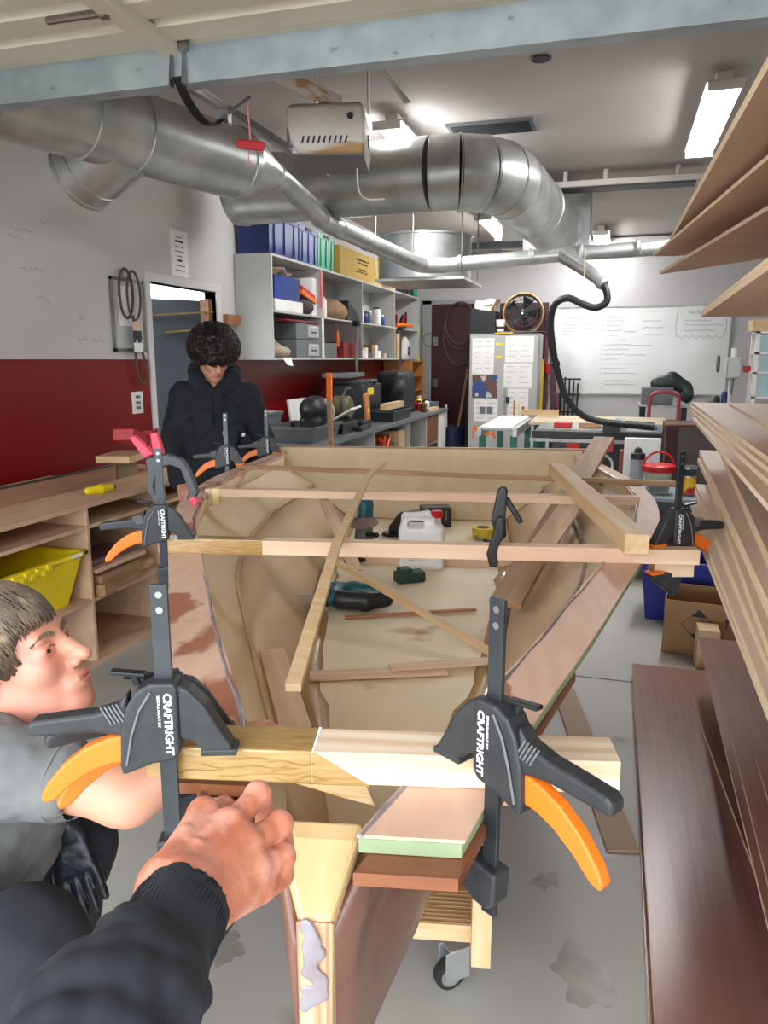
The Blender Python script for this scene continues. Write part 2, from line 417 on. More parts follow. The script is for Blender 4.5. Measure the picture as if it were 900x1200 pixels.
# head block and stem at the bow
hbk = MB()
hbk.loft([[(-.055, -.035, .982), (.045, -.035, .982), (.045, -.035, .94), (-.055, -.035, .94)],
          [(-.05, -.06, .975), (.042, -.06, .975), (.038, -.055, .925), (-.045, -.055, .925)],
          [(-.012, -.128, .928), (.022, -.128, .928), (.02, -.115, .87), (-.01, -.115, .87)]])
hb_o = hbk.build('head_block', M_stem, boat, bevel=.006)
MB().loft([[(-.016, -.130, .926), (.024, -.130, .926), (.024, -.115, .92), (-.016, -.115, .92)],
           [(-.014, -.134, .80), (.022, -.134, .80), (.024, -.115, .80), (-.016, -.115, .80)],
           [(-.012, -.105, .66), (.018, -.105, .66), (.02, -.085, .66), (-.014, -.085, .66)],
           [(-.008, -.03, .53), (.012, -.03, .53), (.012, -.0, .53), (-.008, -.0, .53)]]).build('stem', [mat('laminated_stem', '#d9b98c', '#a8745a', 2, st=(90, 1, .3), rough=.4, detail=1)], boat, bevel=.003)
SMEAR = True
# small cheek pieces under the beam on the port side
plank('cheek_piece', (-.138, -.03, .985), (-.130, -.03, .90), .014, .05, M_pine, parent=boat, up=(0, 1, 0))
# trolley that carries the hull
tro = thing('boat_trolley', 'pine timber trolley on swivel castors under the plywood dinghy', 'trolley', (*MBOAT.translation[:2], 0), BA)
for v in (-.12, .222):
    for u in (.77, 2.6):
        z1 = .505
        plank('leg', (v, u, .115), (v, u, z1), .045, .07, M_pine, parent=tro, up=(0, 1, 0))
for u in (.77, 2.6):
    cb = plank('cross_bearer', (-.20, u+.085, .16), (.245, u+.085, .16), .14, .045, M_pine, parent=tro)
    if u < 1:
        g = MB()
        for k in range(9): g.box(.02, .44, -.064+k*.0145, -.058+k*.0145, .0225, .0235)
        g.build('ribbed_face', mat('pine_groove', '#b58a58', rough=.7), cb)
    plank('top_bearer', (-.24, u+.06, .5125), (.30, u+.06, .5125), .045, .05, M_pine, parent=tro)
for v in (-.17, .185): plank('side_rail', (v, .86, .138), (v, 2.7, .138), .045, .045, M_pine, parent=tro)
def castor(v, u):
    t = MB().lathe([(.037, -.013), (.0385, -.008), (.0385, .008), (.037, .013)], 24, Matrix.Rotation(PI/2, 4, 'Y')).build('castor', M_rubber, tro, smooth=True, M=Matrix.Translation((v, u, .0385)) @ Matrix.Rotation(R(-62), 4, 'Z'))
    MB().lathe([(.027, -.0145), (.027, .0145)], 20, Matrix.Rotation(PI/2, 4, 'Y')).build('hub', M_galv, t, smooth=True)
    MB().box(-.022, -.018, -.02, .045, -.008, .072).box(.018, .022, -.02, .045, -.008, .072).box(-.022, .022, -.01, .05, .07, .075).build('fork', M_galv, t, bevel=.002)
for v in (-.12, .150):
    for u in (.80, 2.63): castor(v, u)

# boards and laths lying across the hull --------------------------------------
def bplank(name, a, b, w_, h, mt, label, cat='timber', group=None, up=(0, 0, 1)):
    return plank(name, bl(*a), bl(*b), w_, h, mt, label, cat, group, up=up)
nb = bplank('cross_beam', (-.222, .030, 1.0235), (.338, .045, 1.0235), .060, .041, M_pinew, 'thick pale pine beam clamped across the bow, one end wrapped in amber tape')
tp = MB().box(-.004, .20, -.031, .031, -.0215, .0215).build('tape_wrap', M_tape, nb, bevel=.003)
MB().prism([(.20, -.0215), (.27, -.0215), (.20, .0215)], -.0311, .0311, 'xz').build('tape_edge', M_tape, tp)
MB().add([(.18, -.0311, -.020), (.265, -.0311, -.0215), (.275, -.036, -.043), (.24, -.034, -.036)], [(0, 1, 2, 3)]).build('tape_flap', M_tape, tp, solid=.0012)
b1 = bplank('cross_beam', (-.625, 1.09, 1.022), (.745, 1.09, 1.022), .04, .038, M_pinep, 'long pinkish batten clamped across the hull beside the white jerrycan')
MB().box(-.003, .275, -.0215, .0215, -.0205, .0205).build('tape_wrap', M_tape, b1, bevel=.002)
random.seed(15)
for k in range(9):
    x0 = random.uniform(.03, .16); z0 = random.uniform(-.017, .012); MB().tube(smoothpath([(x0+.02*i, -.0312, z0+random.uniform(-.004, .004)+.0016*i) for i in range(4)], 4), [.0003]+[.0012]*11+[.0003], 5).build('tape_crease', M_tape, tp, smooth=True)
b2 = bplank('cross_beam', (-.80, 2.0, 1.004), (.80, 1.96, 1.004), .045, .03, M_pinep, 'pale batten across the hull with yellow tape near its end')
MB().box(.03, .055, -.0235, .0235, -.045, .0165).build('tape_tab', M_ytape, b2)
bplank('cross_beam', (-.86, 2.62, 1.014), (1.02, 2.30, 1.014), .022, .02, M_plank, 'thin brown lath across the hull parallel to the transom')
bplank('packing_block', (.645, 1.13, .980), (.745, 1.14, .980), .05, .04, M_pinep, 'short timber offcut clamped under the batten end').location.z -= .0
bplank('square_post', (.56, 2.40, 1.052), (.58, 1.02, 1.064), .058, .05, M_pine, 'pale square timber post lying across two battens')
bplank('wide_plank', (.93, 3.36, 1.085), (.30, 1.42, .775), .10, .022, M_plank, 'brown plank leaning out of the hull over the transom corner')
bplank('wide_plank', (.66, 2.32, .985), (.36, 1.62, .80), .09, .012, M_ply, 'pale plywood offcut leaning inside the hull below the square post')
# bowed lath
pts = [bl(*p) for p in smoothpath([(-.085, .20, 1.036), (-.115, .60, 1.044), (-.147, 1.03, 1.050), (-.166, 1.45, 1.048), (-.182, 1.85, 1.052), (-.178, 2.06, 1.07), (-.135, 2.20, 1.098)], 6)]
rings = []
for i, p in enumerate(pts):
    a = pts[max(i-1, 0)]; b = pts[min(i+1, len(pts)-1)]; t = (b-a).normalized(); sd = t.cross(Vector((0, 0, 1))).normalized(); n_ = sd.cross(t)
    rings.append([p+sd*.0115+n_*.006, p-sd*.0115+n_*.006, p-sd*.0115-n_*.006, p+sd*.0115-n_*.006])
tag(MB().loft(rings).build('bowed_lath', M_pine, smooth=True), 'bent pale lath curving over the battens to the transom', 'timber')
bplank('thin_lath', (-.345, 1.73, .86), (.275, 1.18, .70), .024, .014, M_pine, 'thin straight lath propped diagonally inside the hull', up=(0, 0, 1))
bplank('thin_strip', (-.20, 1.50, .691), (.22, 1.62, .691), .016, .008, mat('reddish', '#b9805c', '#a9704e', 3, st=(1, 12, 12)), 'reddish wooden strip lying on the hull floor by the jigsaw')
bplank('ply_strip', (-.225, 1.03, .692), (.13, 1.10, .692), .055, .008, M_pinep, 'flat pinkish ply strip lying on the hull floor, lower of two')
bplank('ply_strip', (-.02, 1.085, .700), (.28, 1.165, .700), .045, .006, M_pinep, 'flat pinkish ply strip lying on top of another strip')
bplank('short_board', (-.275, .84, .835), (-.135, .44, .845), .058, .010, M_pinep, 'short pinkish board leaning against the port side inside the hull')
bplank('short_board', (-.42, 2.45, .885), (-.22, 1.95, .72), .05, .012, M_pinep, 'narrow reddish board lying against the port bilge near the transom')
bplank('floor_cleat', (-.32, 2.2, .70), (.38, 2.2, .70), .02, .035, M_pinep, 'low pink batten fixed across the hull floor behind the jerrycan')
# ================================================================== overhead: raised sectional door, opener, ducts, lamps
gd = thing('sectional_door', 'raised ribbed cream garage door with a galvanised stiffener beam overhead', 'garage door', (-.35, 2.6, 2.5))
secs = [(-.25, .48), (.49, 1.20), (1.21, 1.92), (1.93, 2.64)]
for y0, y1 in secs:
    n = 4; prof = []; d = (y1-y0)/n
    for k in range(n):
        a = y0+k*d
        prof += [(a, 2.575), (a+d*.62, 2.575), (a+d*.70, 2.60), (a+d*.92, 2.60)]
    prof.append((y1, 2.575))
    rows = [[(x, y, z) for y, z in prof] for x in (-2.95, 2.25)]
    MB().grid(rows).build('door_section', M_rib, gd, world=True, solid=.004)
MB().prism([(2.62, 2.452), (2.69, 2.452), (2.69, 2.46), (2.63, 2.46), (2.63, 2.565), (2.69, 2.565), (2.69, 2.573), (2.62, 2.573)], -2.95, 2.25, 'yz').build('stiffener_beam', M_galvb, gd, world=True)
for x in (-1.56, .9): MB().box(x-.04, x+.04, -.2, 2.66, 2.545, 2.578).build('stile', M_rib, gd, world=True, bevel=.003)
for x in (-2.9, .40, 2.2):
    MB().tube([(x, 2.60, 2.46), (x, 2.60, 2.70)], .011, 10).build('roller_rod', M_steel, gd, world=True, smooth=True)
MB().tube([(-1.80, 2.28, 2.555), (-1.57, 2.28, 2.555)], .012, 10).tube([(-1.60, 2.28, 2.555), (-1.58, 2.28, 2.555)], .02, 10).build('hinge_pin', M_steel, gd, world=True)
br = MB()
for x in (-1.56, -1.51): br.beam((x, 2.62, 2.56), (x, 2.60, 2.44), .025, .006, up=(1, 0, 0))
br.cbox((-1.535, 2.61, 2.565), (.08, .05, .03))
br.build('clevis_bracket', M_steel, gd, world=True)
jp = smoothpath([(-1.535, 2.60, 2.47), (-1.53, 2.66, 2.41), (-1.52, 2.73, 2.37), (-1.505, 2.80, 2.365), (-1.50, 2.87, 2.41)], 6)
jr = [[p+Vector((.018, 0, 0)), p-Vector((.018, 0, 0)), p+Vector((-.018, 0, -.006)), p+Vector((.018, 0, -.006))] for p in jp]
MB().loft(jr).build('curved_arm', M_blackm, gd, world=True, smooth=True)

op = thing('door_opener', 'cream garage door opener head with stained front hanging below the ceiling', 'opener', (-1.3, 3.6, 2.4), R(0))
M_crm = mat('opener_shell', '#d9d4ce', '#cfc9c1', 4, rough=.45, c3='#b08a5c', s3=2.2, lo3=.56, hi3=.60, st3=(.5, 1, 4))
mo = Matrix.Translation((-1.335, 3.62, 2.4)) @ Matrix.Rotation(R(14), 4, 'Z')
body = MB().loft([[(-.135, -.17, 0), (.155, -.17, -.0), (.155, .2, 0), (-.135, .2, 0)], [(-.17, -.2, .06), (.165, -.2, .06), (.165, .2, .06), (-.17, .2, .06)],
                  [(-.19, -.19, .19), (.16, -.19, .20), (.16, .2, .20), (-.17, .2, .2)], [(-.17, -.15, .215), (.14, -.15, .22), (.14, .18, .22), (-.15, .18, .215)]])
bo_ = body.build('motor_housing', M_crm, op, world=True, M=mo, bevel=.015, seg=3, smooth=True)
vs_ = MB()
for k in range(9): vs_.cbox((-.11+k*.024, -.2, .055), (.006, .012, .028), (0, R(18), 0))
vs_.build('vent_slots', M_ink, bo_)
for y_ in (.02, .08): MB().cbox((.165, y_, .10), (.006, .02, .05)).build('socket', M_ink, bo_)
MB().lathe([(.014, 0), (.014, .006)], 12, Matrix.Translation((.10, -.197, .15)) @ Matrix.Rotation(PI/2, 4, 'X')).build('indicator', M_ink, bo_)
MB().box(-.16, .155, -.165, .19, -.004, .004).build('base_plate', M_grey, bo_)
for dx in (-.13, .13):
    MB().beam((-1.30+dx, 3.66, 2.61), (-1.30+dx, 3.66, ZC), .032, .004, up=(1, 0, 0)).build('hanger_strap', M_galv, op, world=True)
MB().beam((-1.52, 2.72, 2.64), (-1.28, 3.56, 2.64), .035, .05).build('drive_rail', M_crm, op, world=True)
MB().beam((-1.55, 2.72, 2.665), (-1.31, 3.56, 2.665), .02, .02).build('drive_belt', M_black, op, world=True)
MB().beam((-1.02, 3.3, 2.70), (-1.05, 3.9, 2.72), .035, .004).build('slotted_angle', M_galv, op, world=True)
MB().tube(smoothpath([(-1.25, 3.72, 2.41), (-1.25, 3.75, 2.30), (-1.22, 3.8, 2.27), (-1.15, 3.85, 2.275)], 6), .004, 6).build('cord', M_whitep, op, world=True)

tk = thing('release_track', 'dark slim door track with a red emergency release handle on a cord', 'track', (-1.8, 3.3, 2.3))
MB().beam((-1.60, 2.72, 2.50), (-1.60, 4.25, 2.50), .03, .022).build('rail', M_steel, tk, world=True, bevel=.003)
MB().beam((-1.59, 2.72, 2.516), (-1.59, 4.25, 2.516), .012, .012).build('chain', M_steel, tk, world=True)
MB().beam((-1.51, 2.86, 2.40), (-1.43, 2.94, 2.49), .05, .012).cbox((-1.50, 2.87, 2.41), (.05, .03, .05)).build('trolley_link', M_steel, tk, world=True)
MB().tube([(-1.435, 2.94, 2.49), (-1.44, 2.97, 2.35)], .004, 6).tube(smoothpath([(-1.44, 2.97, 2.35), (-1.45, 2.97, 2.27), (-1.42, 2.97, 2.25)], 4), .003, 6).build('release_cord', mat('pink_cord', '#d88a8a', rough=.7), tk, world=True)
MB().cbox((-1.44, 2.97, 2.33), (.115, .02, .034), (0, R(8), R(8))).build('handle', M_redp, tk, world=True, bevel=.006)

def pipe(name, pts, r, parent, m=M_galv, n=24, seams=()):
    o = MB().tube(pts, r, n).build(name, m, parent, world=True, smooth=True)
    return o
def seam(p, t, r, parent, wdt=.018):
    t = Vector(t).normalized(); p = Vector(p)
    return MB().tube([p-t*wdt/2, p-t*wdt/4, p+t*wdt/4, p+t*wdt/2], [r-.002, r+.007, r+.007, r-.002], 28).build('seam_ring', M_galv, parent, world=True, smooth=True)
du = thing('dust_duct', 'galvanised dust extraction duct tapering to a thin pipe above the shelves', 'duct', (-2.2, 3.4, 2.55))
A, B = Vector((-2.50, 2.74, 2.575)), Vector((-2.07, 4.12, 2.555)); tD = (B-A).normalized()
pipe('large_duct', [A, A.lerp(B, .5), B], .185, du, n=36)
for t_ in (.30, .50, .97): seam(A.lerp(B, t_), tD, .185, du)
P2 = B+tD*.30
pipe('reducer', [B, P2], [.185, .068], du, n=32)
seam(P2, tD, .068, du, .03)
sp = smoothpath([P2, P2.lerp(Vector((-2.06, 5.50, 2.46)), .5), Vector((-2.06, 5.45, 2.46)), Vector((-2.02, 5.75, 2.44)), Vector((-1.72, 6.62, 2.31))], 6)
pipe('small_pipe', sp, .066, du)
for p_, q_ in ((sp[10], sp[11]), (sp[17], sp[18]), (sp[20], sp[21])): seam(p_, q_-p_, .066, du, .05)
pipe('elbow', smoothpath([(-1.72, 6.62, 2.31), (-1.66, 6.76, 2.30), (-1.48, 6.80, 2.30)], 5), .066, du)
pipe('cross_pipe', [(-1.48, 6.80, 2.30), (-.45, 6.85, 2.36), (2.5, 6.9, 2.45)], .06, du)
for x in (-1.35, -.75, -.35, .1): seam((x, 6.81+.01*x, 2.307+.05*(x+1.48)), (1, .03, .06), .06, du, .04)
pipe('branch_pipe', [(-.50, 6.84, 2.35), (-.36, 6.72, 2.26), (-.23, 6.62, 2.16), (-.16, 6.56, 2.09)], [.058, .058, .05, .04], du)
seam((-.16, 6.56, 2.09), (.6, -.5, -.6), .042, du, .06)
C0 = A.lerp(B, .46)+Vector((0, 0, -.06)); C1 = C0+Vector((-.28, .05, -.13))
pipe('capped_branch', [C0, C1], .165, du, n=32)
tC = (C1-C0).normalized(); seam(C1, tC, .166, du, .03); seam(C0.lerp(C1, .72), tC, .165, du, .015)
MB().tube([C1, C1+tC*.006], .158, 32).build('end_cap', mat('cap_steel', '#9fa3a4', '#8d9192', 4, rough=.5, metal=.9), du, world=True)
MB().tube([A.lerp(B, .36)+Vector((.1, -.05, .13)), A.lerp(B, .36)+Vector((.12, -.08, .16))], .008, 8).cbox(A.lerp(B, .36)+Vector((.13, -.09, .165)), (.05, .015, .012)).build('wing_bolt', M_steel, du, world=True)
for x, y, z in ((-2.06, 5.5, 2.52), (-1.72, 6.6, 2.37), (.6, 6.87, 2.44), (-2.3, 3.4, 2.73)):
    MB().beam((x, y, z), (x, y, ZC), .02, .003, up=(1, 0, 0)).build('hanger_strap', M_galv, du, world=True)

vd = thing('ventilation_duct', 'fat round galvanised ventilation duct with a segmented elbow under the ceiling', 'duct', (-1.5, 5.5, 2.75))
vr = .245
pipe('cross_run', [(-2.86, 5.62, 2.75), (-1.30, 5.50, 2.75)], vr, vd, n=40)
el = [(-1.30, 5.50, 2.75), (-1.12, 5.52, 2.75), (-.98, 5.60, 2.75), (-.88, 5.74, 2.75), (-.83, 5.92, 2.75)]
elp = smoothpath(el, 4)
for k in range(4): MB().tube(elp[k*4:k*4+5], vr+.001, 40, caps=False).build('elbow_segment', M_galv, vd, world=True, smooth=True)
for i in (0, 1, 2, 3, 4):
    a = Vector(el[max(i-1, 0)]); b = Vector(el[min(i+1, 4)]); seam(el[i], b-a, vr, vd, .014)
pipe('long_run', [(-.83, 5.92, 2.75), (-.66, 8.05, 2.75)], vr, vd, n=40)
seam((-.75, 6.9, 2.75), (.08, 1, 0), vr, vd); seam((-.67, 8.0, 2.75), (.08, 1, 0), vr, vd, .04)
MB().box(-.95, -.34, 8.05, 8.45, 2.50, 3.12).build('plenum_box', M_galv, vd, world=True, bevel=.004)
seam((-2.80, 5.615, 2.75), (1, -.08, 0), vr, vd, .04)
for x, y in ((-2.4, 5.58), (-1.5, 5.51), (-.72, 7.3)): MB().beam((x, y, 2.98), (x, y, ZC), .03, .004).build('hanger_strap', M_galv, vd, world=True)

hd = thing('fan_housing', 'round galvanised fan housing with a flat base plate hung above the wall shelves', 'fan housing', (-1.85, 7.7, 2.3))
MB().lathe([(.46, 0), (.46, .42)], 40, Matrix.Translation((-1.90, 7.75, 2.26))).build('drum', M_galv, hd, world=True, smooth=True)
MB().box(-2.30, -1.42, 7.35, 8.3, 2.235, 2.26).build('base_plate', M_galv, hd, world=True, bevel=.003)
MB().lathe([(.475, 0), (.475, .02)], 40, Matrix.Translation((-1.90, 7.75, 2.66))).build('rim', M_galv, hd, world=True, smooth=True)
for x, y in ((-2.3, 7.4), (-1.45, 7.35), (-1.45, 8.2)):
    MB().tube([(x, y, 2.3), (x, y, ZC)], .008, 8).build('hanger_rod', M_steel, hd, world=True)
bxs = thing('ceiling_junction', 'cream box beside the round fan housing near ceiling', 'box', (-1.0, 8.6, 2.6))
MB().box(-1.25, -1.02, 8.45, 8.8, 2.62, ZC-.002).build('box', M_crm, bxs, world=True, bevel=.005)
MB().box(-1.66, -1.02, 8.4, 8.43, 2.64, 2.70).build('bracket', M_dgrey, bxs, world=True)

# fluorescent battens
def batten(x, y, l, label, rz=0, drop=.10):
    t = thing('ceiling_lamp', label, 'lamp', (x, y, ZC-.001), rz, 'fluorescent ceiling lamps')
    zz = -.05-drop*.4
    MB().box(-.045, .045, .1, l-.1, zz+.012, -.0).build('housing', M_white, t, bevel=.006)
    MB().box(-.105, .105, -.02, l+.02, zz, zz+.012).build('reflector', M_white, t, bevel=.003)
    ring = [(.095*math.cos(R(a)), zz-.045*math.sin(R(a))) for a in range(0, 181, 20)]
    MB().prism(ring, 0, l, 'xz').build('diffuser', M_lamp, t)
    for ya in (-.03, l): MB().box(-.098, .098, ya, ya+.03, zz-.047, zz).build('end_cap', M_white, t, bevel=.006)
    return t
batten(-1.58, 5.35, 1.5, 'white fluorescent lamp above the bend of the fat duct')
batten(.50, 5.15, 1.55, 'bare bright fluorescent lamp on clear ceiling beside the plywood sheets')
batten(-1.53, 8.95, 1.5, 'fluorescent lamp beside the square end box of the fat duct')
batten(-.30, 10.4, 1.0, 'far fluorescent lamp over the whiteboard')
# ceiling bits
def cthing(name, label, cat, boxes, m):
    mb = MB()
    for b_ in boxes: mb.box(*b_)
    return tag(mb.build(name, m, bevel=.003), label, cat)
g = thing('ceiling_vent', 'flat grey ceiling vent grille near the fat duct', 'vent', (-.97, 5.95, ZC-.001))
MB().box(-.31, .31, -.15, .15, -.02, 0).build('frame', M_grey, g, bevel=.003)
for k in range(8): MB().cbox((0, -.12+k*.034, -.022), (.56, .02, .004), (R(30), 0, 0)).build('slat', M_dgrey, g)
g = thing('ceiling_vent', 'small dark vent grille behind the long strip heater', 'vent', (-.62, 8.9, ZC-.001))
MB().box(-.12, .12, -.22, .22, -.02, 0).build('frame', M_dgrey, g, bevel=.003)
for k in range(6): MB().cbox((0, -.17+k*.066, -.022), (.2, .03, .004), (R(30), 0, 0)).build('slat', M_black, g)
h = thing('strip_heater', 'long cream strip heater with grey underside hung below the ceiling', 'heater', (-.05, 7.5, 2.95))
MB().box(-.72, .62, 7.42, 7.66, 3.00, 3.05).build('casing', M_crm, h, world=True, bevel=.005)
MB().box(-.60, .55, 7.44, 7.64, 2.985, 3.0).build('element', M_dgrey, h, world=True)
for x in (-.55, -.2, .4): MB().tube([(x, 7.52, 3.05), (x, 7.52, ZC)], .02, 10).build('hanger', M_white, h, world=True)
tag(MB().lathe([(.055, 0), (.06, .006), (.045, .01)], 20, Matrix.Translation((-.51, 4.75, ZC-.011))).build('ceiling_hole', M_ink), 'round black cable hole in the ceiling board', 'hole')
bp = thing('wall_pipe', 'pale service pipe running along the top of the back wall', 'pipe', (-1, 11.5, 2.95))
MB().tube([(-3.1, 11.5, 2.98), (2.5, 11.5, 2.98)], .03, 10).build('pipe', M_galv, bp, world=True, smooth=True)
MB().box(-1.45, 2.5, 11.42, 11.58, 3.02, 3.12).build('tray', M_white, bp, world=True)
# flexible hose
hz = thing('flexible_hose', 'black ribbed vacuum hose hanging in a loop over the table saw', 'hose', (-.3, 6.6, 1.0))
hp = smoothpath([(-.16, 6.56, 2.09), (-.12, 6.52, 2.02), (-.12, 6.50, 1.94), (-.20, 6.5, 1.90), (-.30, 6.5, 1.93), (-.42, 6.52, 1.98), (-.52, 6.55, 1.93), (-.55, 6.6, 1.78), (-.52, 6.65, 1.55), (-.48, 6.7, 1.38), (-.40, 6.75, 1.17), (-.25, 6.8, 1.02), (-.02, 6.85, .965), (.2, 6.9, .95)], 10)
MB().tube(hp, [.026+.003*(i % 2) for i in range(len(hp))], 10).build('hose', M_black, hz, world=True, smooth=True)
MB().tube([hp[-6], hp[-1], hp[-1]+Vector((.12, 0, -.01))], .034, 12).build('nozzle', M_black, hz, world=True, smooth=True)
MB().tube([(-.30, 6.5, 1.965), (-.30, 6.5, 2.36)], .003, 6).build('suspension_cord', M_ytape, hz, world=True)
MB().tube([hp[84], hp[86]], .036, 12).build('cuff', M_black, hz, world=True, smooth=True)

# ================================================================== sheet rack on the right
rk = thing('sheet_rack', 'black steel cantilever rack carrying plywood sheets', 'rack', (1.5, .3, 0))
LEV = [(.145, 'low'), (1.0, 'mid'), (1.30, 'mid2'), (1.615, 'up'), (1.790, 'mid_up'), (1.848, 'top')]
for y in (-.15, .62):
    MB().box(1.46, 1.56, y-.04, y+.04, 0, 2.1).build('post', M_blackm, rk, world=True, bevel=.003)
    MB().box(.2, 1.5, y-.05, y+.05, 0, .012).build('foot', M_blackm, rk, world=True)
    for z, _ in LEV[1:]:
        MB().box(.30, 1.5, y-.025, y+.025, z-.05, z-.001).build('arm', M_blackm, rk, world=True, bevel=.003)
MB().box(1.46, 1.56, -.15, .62, 1.98, 2.03).build('tie_bar', M_blackm, rk, world=True)

_plyc = 0
def sheet(x0, yfar, z0, th, label, m=M_plyw, rz=0, wdt=1.1, ln=2.4, me=M_plye, group=None):
    """one sheet: near-left edge line at x0, far end at yfar; edges show the pale core"""
    M_ = Matrix.Translation((x0, yfar, z0)) @ Matrix.Rotation(R(90+rz), 4, 'Z')
    mb = MB().box(-ln, 0, -wdt, 0, 0, th)
    mb.mi = [0, 0, 1, 1, 1, 1]
    o = mb.build('plywood_sheet', [m, me], M=M_)
    return tag(o, label, 'plywood', group)
# overhead sheets, their undersides showing
gu = 'plywood sheets on the overhead rack arms'
sheet(.215, 2.38, 1.616, .018, 'raw plywood sheet, lowest of those overhead', rz=-1.5, group=gu)
sheet(.27, 2.30, 1.6345, .018, 'raw plywood sheet lying on the lowest overhead sheet', rz=-1, group=gu)
sheet(.29, 2.26, 1.653, .018, 'raw plywood sheet, topmost of the lower overhead stack', rz=-.5, group=gu)
sheet(.095, 2.93, 1.849, .009, 'narrow thin plywood strip overhead jutting out past the broad sheets', rz=6, wdt=.22, group=gu)
sheet(.335, 2.86, 1.859, .018, 'plywood sheet overhead set back from the edge', rz=0, group=gu)
sheet(.14, 2.82, 1.8785, .018, 'broad plywood sheet, topmost of the overhead stack', rz=1.0, group=gu)
gm = 'plywood sheets on the rack at chest height'
z = 1.301
for k, (x, y, r_) in enumerate([(.245, 2.75, -1.5), (.26, 3.05, -1), (.265, 3.12, -.8), (.275, 3.17, -.8)]):
    sheet(x, y, z, .009, ['bottom', 'second', 'third', 'fourth'][k]+' thin plywood sheet of the upper chest-height stack', rz=r_, group=gm); z += .0095
sheet(.38, 2.95, z, .009, 'plywood sheet set back on top of the upper chest-height stack', rz=-2, group=gm)
z = 1.001
for k, (x, y, r_, th) in enumerate([(.245, 2.62, -.6, .012), (.258, 2.72, -1.1, .015), (.285, 2.90, -1.4, .012), (.292, 2.95, -1.8, .015), (.335, 3.02, -3.0, .018), (.338, 3.42, -2.0, .018), (.350, 3.5, -2.6, .025), (.42, 3.46, -4.0, .025)]):
    sheet(x, y, z, th, ['lowest', 'second', 'third', 'fourth', 'fifth', 'sixth', 'seventh', 'topmost'][k]+' plywood sheet of the splayed stack at waist height', rz=r_, group=gm, m=mat('sheet_b', '#d8c2b0', '#cbb29e', 2, st=(.7, 7, 7), rough=.55)); z += th+.001
gb_ = 'brown film-faced sheets on the floor'
for k, (x, y, r_) in enumerate([(.15, 3.66, 0), (.158, 3.67, .3), (.145, 3.70, .4)]):
    sheet(x, y, .002+k*.0185, .018, ['lowest', 'second', 'third'][k]+' brown film-faced sheet of the floor stack', M_brown, r_, wdt=.9, group=gb_)
sheet(.36, 3.66, .0575, .012, 'narrow brown film-faced sheet lying over the floor stack', M_brown, 3.6, wdt=.75, group=gb_)
for k, (x, y) in enumerate([(.425, 3.48), (.42, 3.5), (.41, 3.52)]):
    sheet(x, y, .245+k*.0125, .012, ['lowest', 'middle', 'top'][k]+' long brown sheet of the raised stack', M_brown, -.8, wdt=.9, group=gb_)
sheet(.42, 2.52, .283, .012, 'short brown sheet on top of the raised stack', M_brown, -1.2, wdt=.8, ln=1.5, group=gb_)
sheet(.47, 2.40, .2955, .012, 'dark offcut sheet set back on the raised brown stack', M_brown, -1.2, wdt=.8, ln=1.4, group=gb_)
for y, lb in ((1.4, 'pine bearer under the near half of the raised brown sheets'), (3.2, 'pine bearer under the far end of the raised brown sheets')): plank('bearer', (.62, y, .157), (1.25, y, .157), .06, .172, M_pine, lb, 'timber', 'bearers under brown sheets', bevel=.003)
# strip of board lying on the floor
plank('floor_strip', (-.16, 3.42, .0055), (.10, 2.25, .0055), .10, .009, mat('mdf', '#a68a70', '#9b7f66', 3, rough=.6), 'long brown board strip lying flat on the concrete floor', 'board')
# cartons and bins beyond the sheets
cb = thing('cardboard_box', 'open cardboard box with a black diamond mark on the floor', 'box', (.52, 4.2, 0), R(-8))
cbm = MB()
cw, cd, ch = .20, .17, .285
cbm.box(-cw, cw, -cd, -cd+.005, 0, ch).box(-cw, cw, cd-.005, cd, 0, ch).box(-cw, -cw+.005, -cd, cd, 0, ch).box(cw-.005, cw, -cd, cd, 0, ch).box(-cw, cw, -cd, cd, 0, .005)
cbm.build('carton', M_card, cb)
dm = .085
def frame_poly(parent, m):
    mb = MB()
    pts_ = [(0, dm), (dm, 0), (0, -dm), (-dm, 0)]
    for a, b in zip(pts_, pts_[1:]+pts_[:1]):
        mb.beam((a[0]-.03, -cd-.0015, a[1]+.165), (b[0]-.03, -cd-.0015, b[1]+.165), .002, .005, up=(0, 1, 0))
    mb.prism([(-.03, .165+dm), (.01, .165+dm-.04), (-.07, .165+dm-.04)], -cd-.002, -cd-.0005, 'xz')
    mb.prism([(-.03, .165-dm), (.01, .165-dm+.04), (-.07, .165-dm+.04)], -cd-.002, -cd-.0005, 'xz')
    return mb.build('diamond_mark', m, parent)
frame_poly(cb, M_ink)
ar = MB()
for x in (.10, .14):
    ar.prism([(x-.012, .20), (x+.012, .20), (x, .222)], -cd-.002, -cd-.0005, 'xz'); ar.box(x-.004, x+.004, -cd-.002, -cd-.0005, .165, .20)
ar.build('up_arrows', M_ink, cb)
tag(MB().cbox((.50, 3.93, .10), (.10, .13, .20)).build('wood_block', M_pine, bevel=.004), 'pale wooden block standing beside the cardboard box', 'block')
def bin_(name, label, loc, rz, m, a, b, h, fl=.85):
    t = thing(name, label, 'bin', loc, rz)
    o_, i_ = [], []
    def rect(x, y, z): return [(-x, -y, z), (x, -y, z), (x, y, z), (-x, y, z)]
    MB().loft([rect(a*fl, b*fl, 0), rect(a, b, h), rect(a-.006, b-.006, h), rect(a*fl-.006, b*fl-.006, .006)], caps=True).build('tub', m, t, bevel=.006)
    lip = MB()
    for y in (-b, b): lip.cbox((0, y, h), (2*a+.03, .02, .016))
    for x in (-a, a): lip.cbox((x, 0, h), (.02, 2*b+.03, .016))
    lip.build('rim', m, t, bevel=.004)
    return t
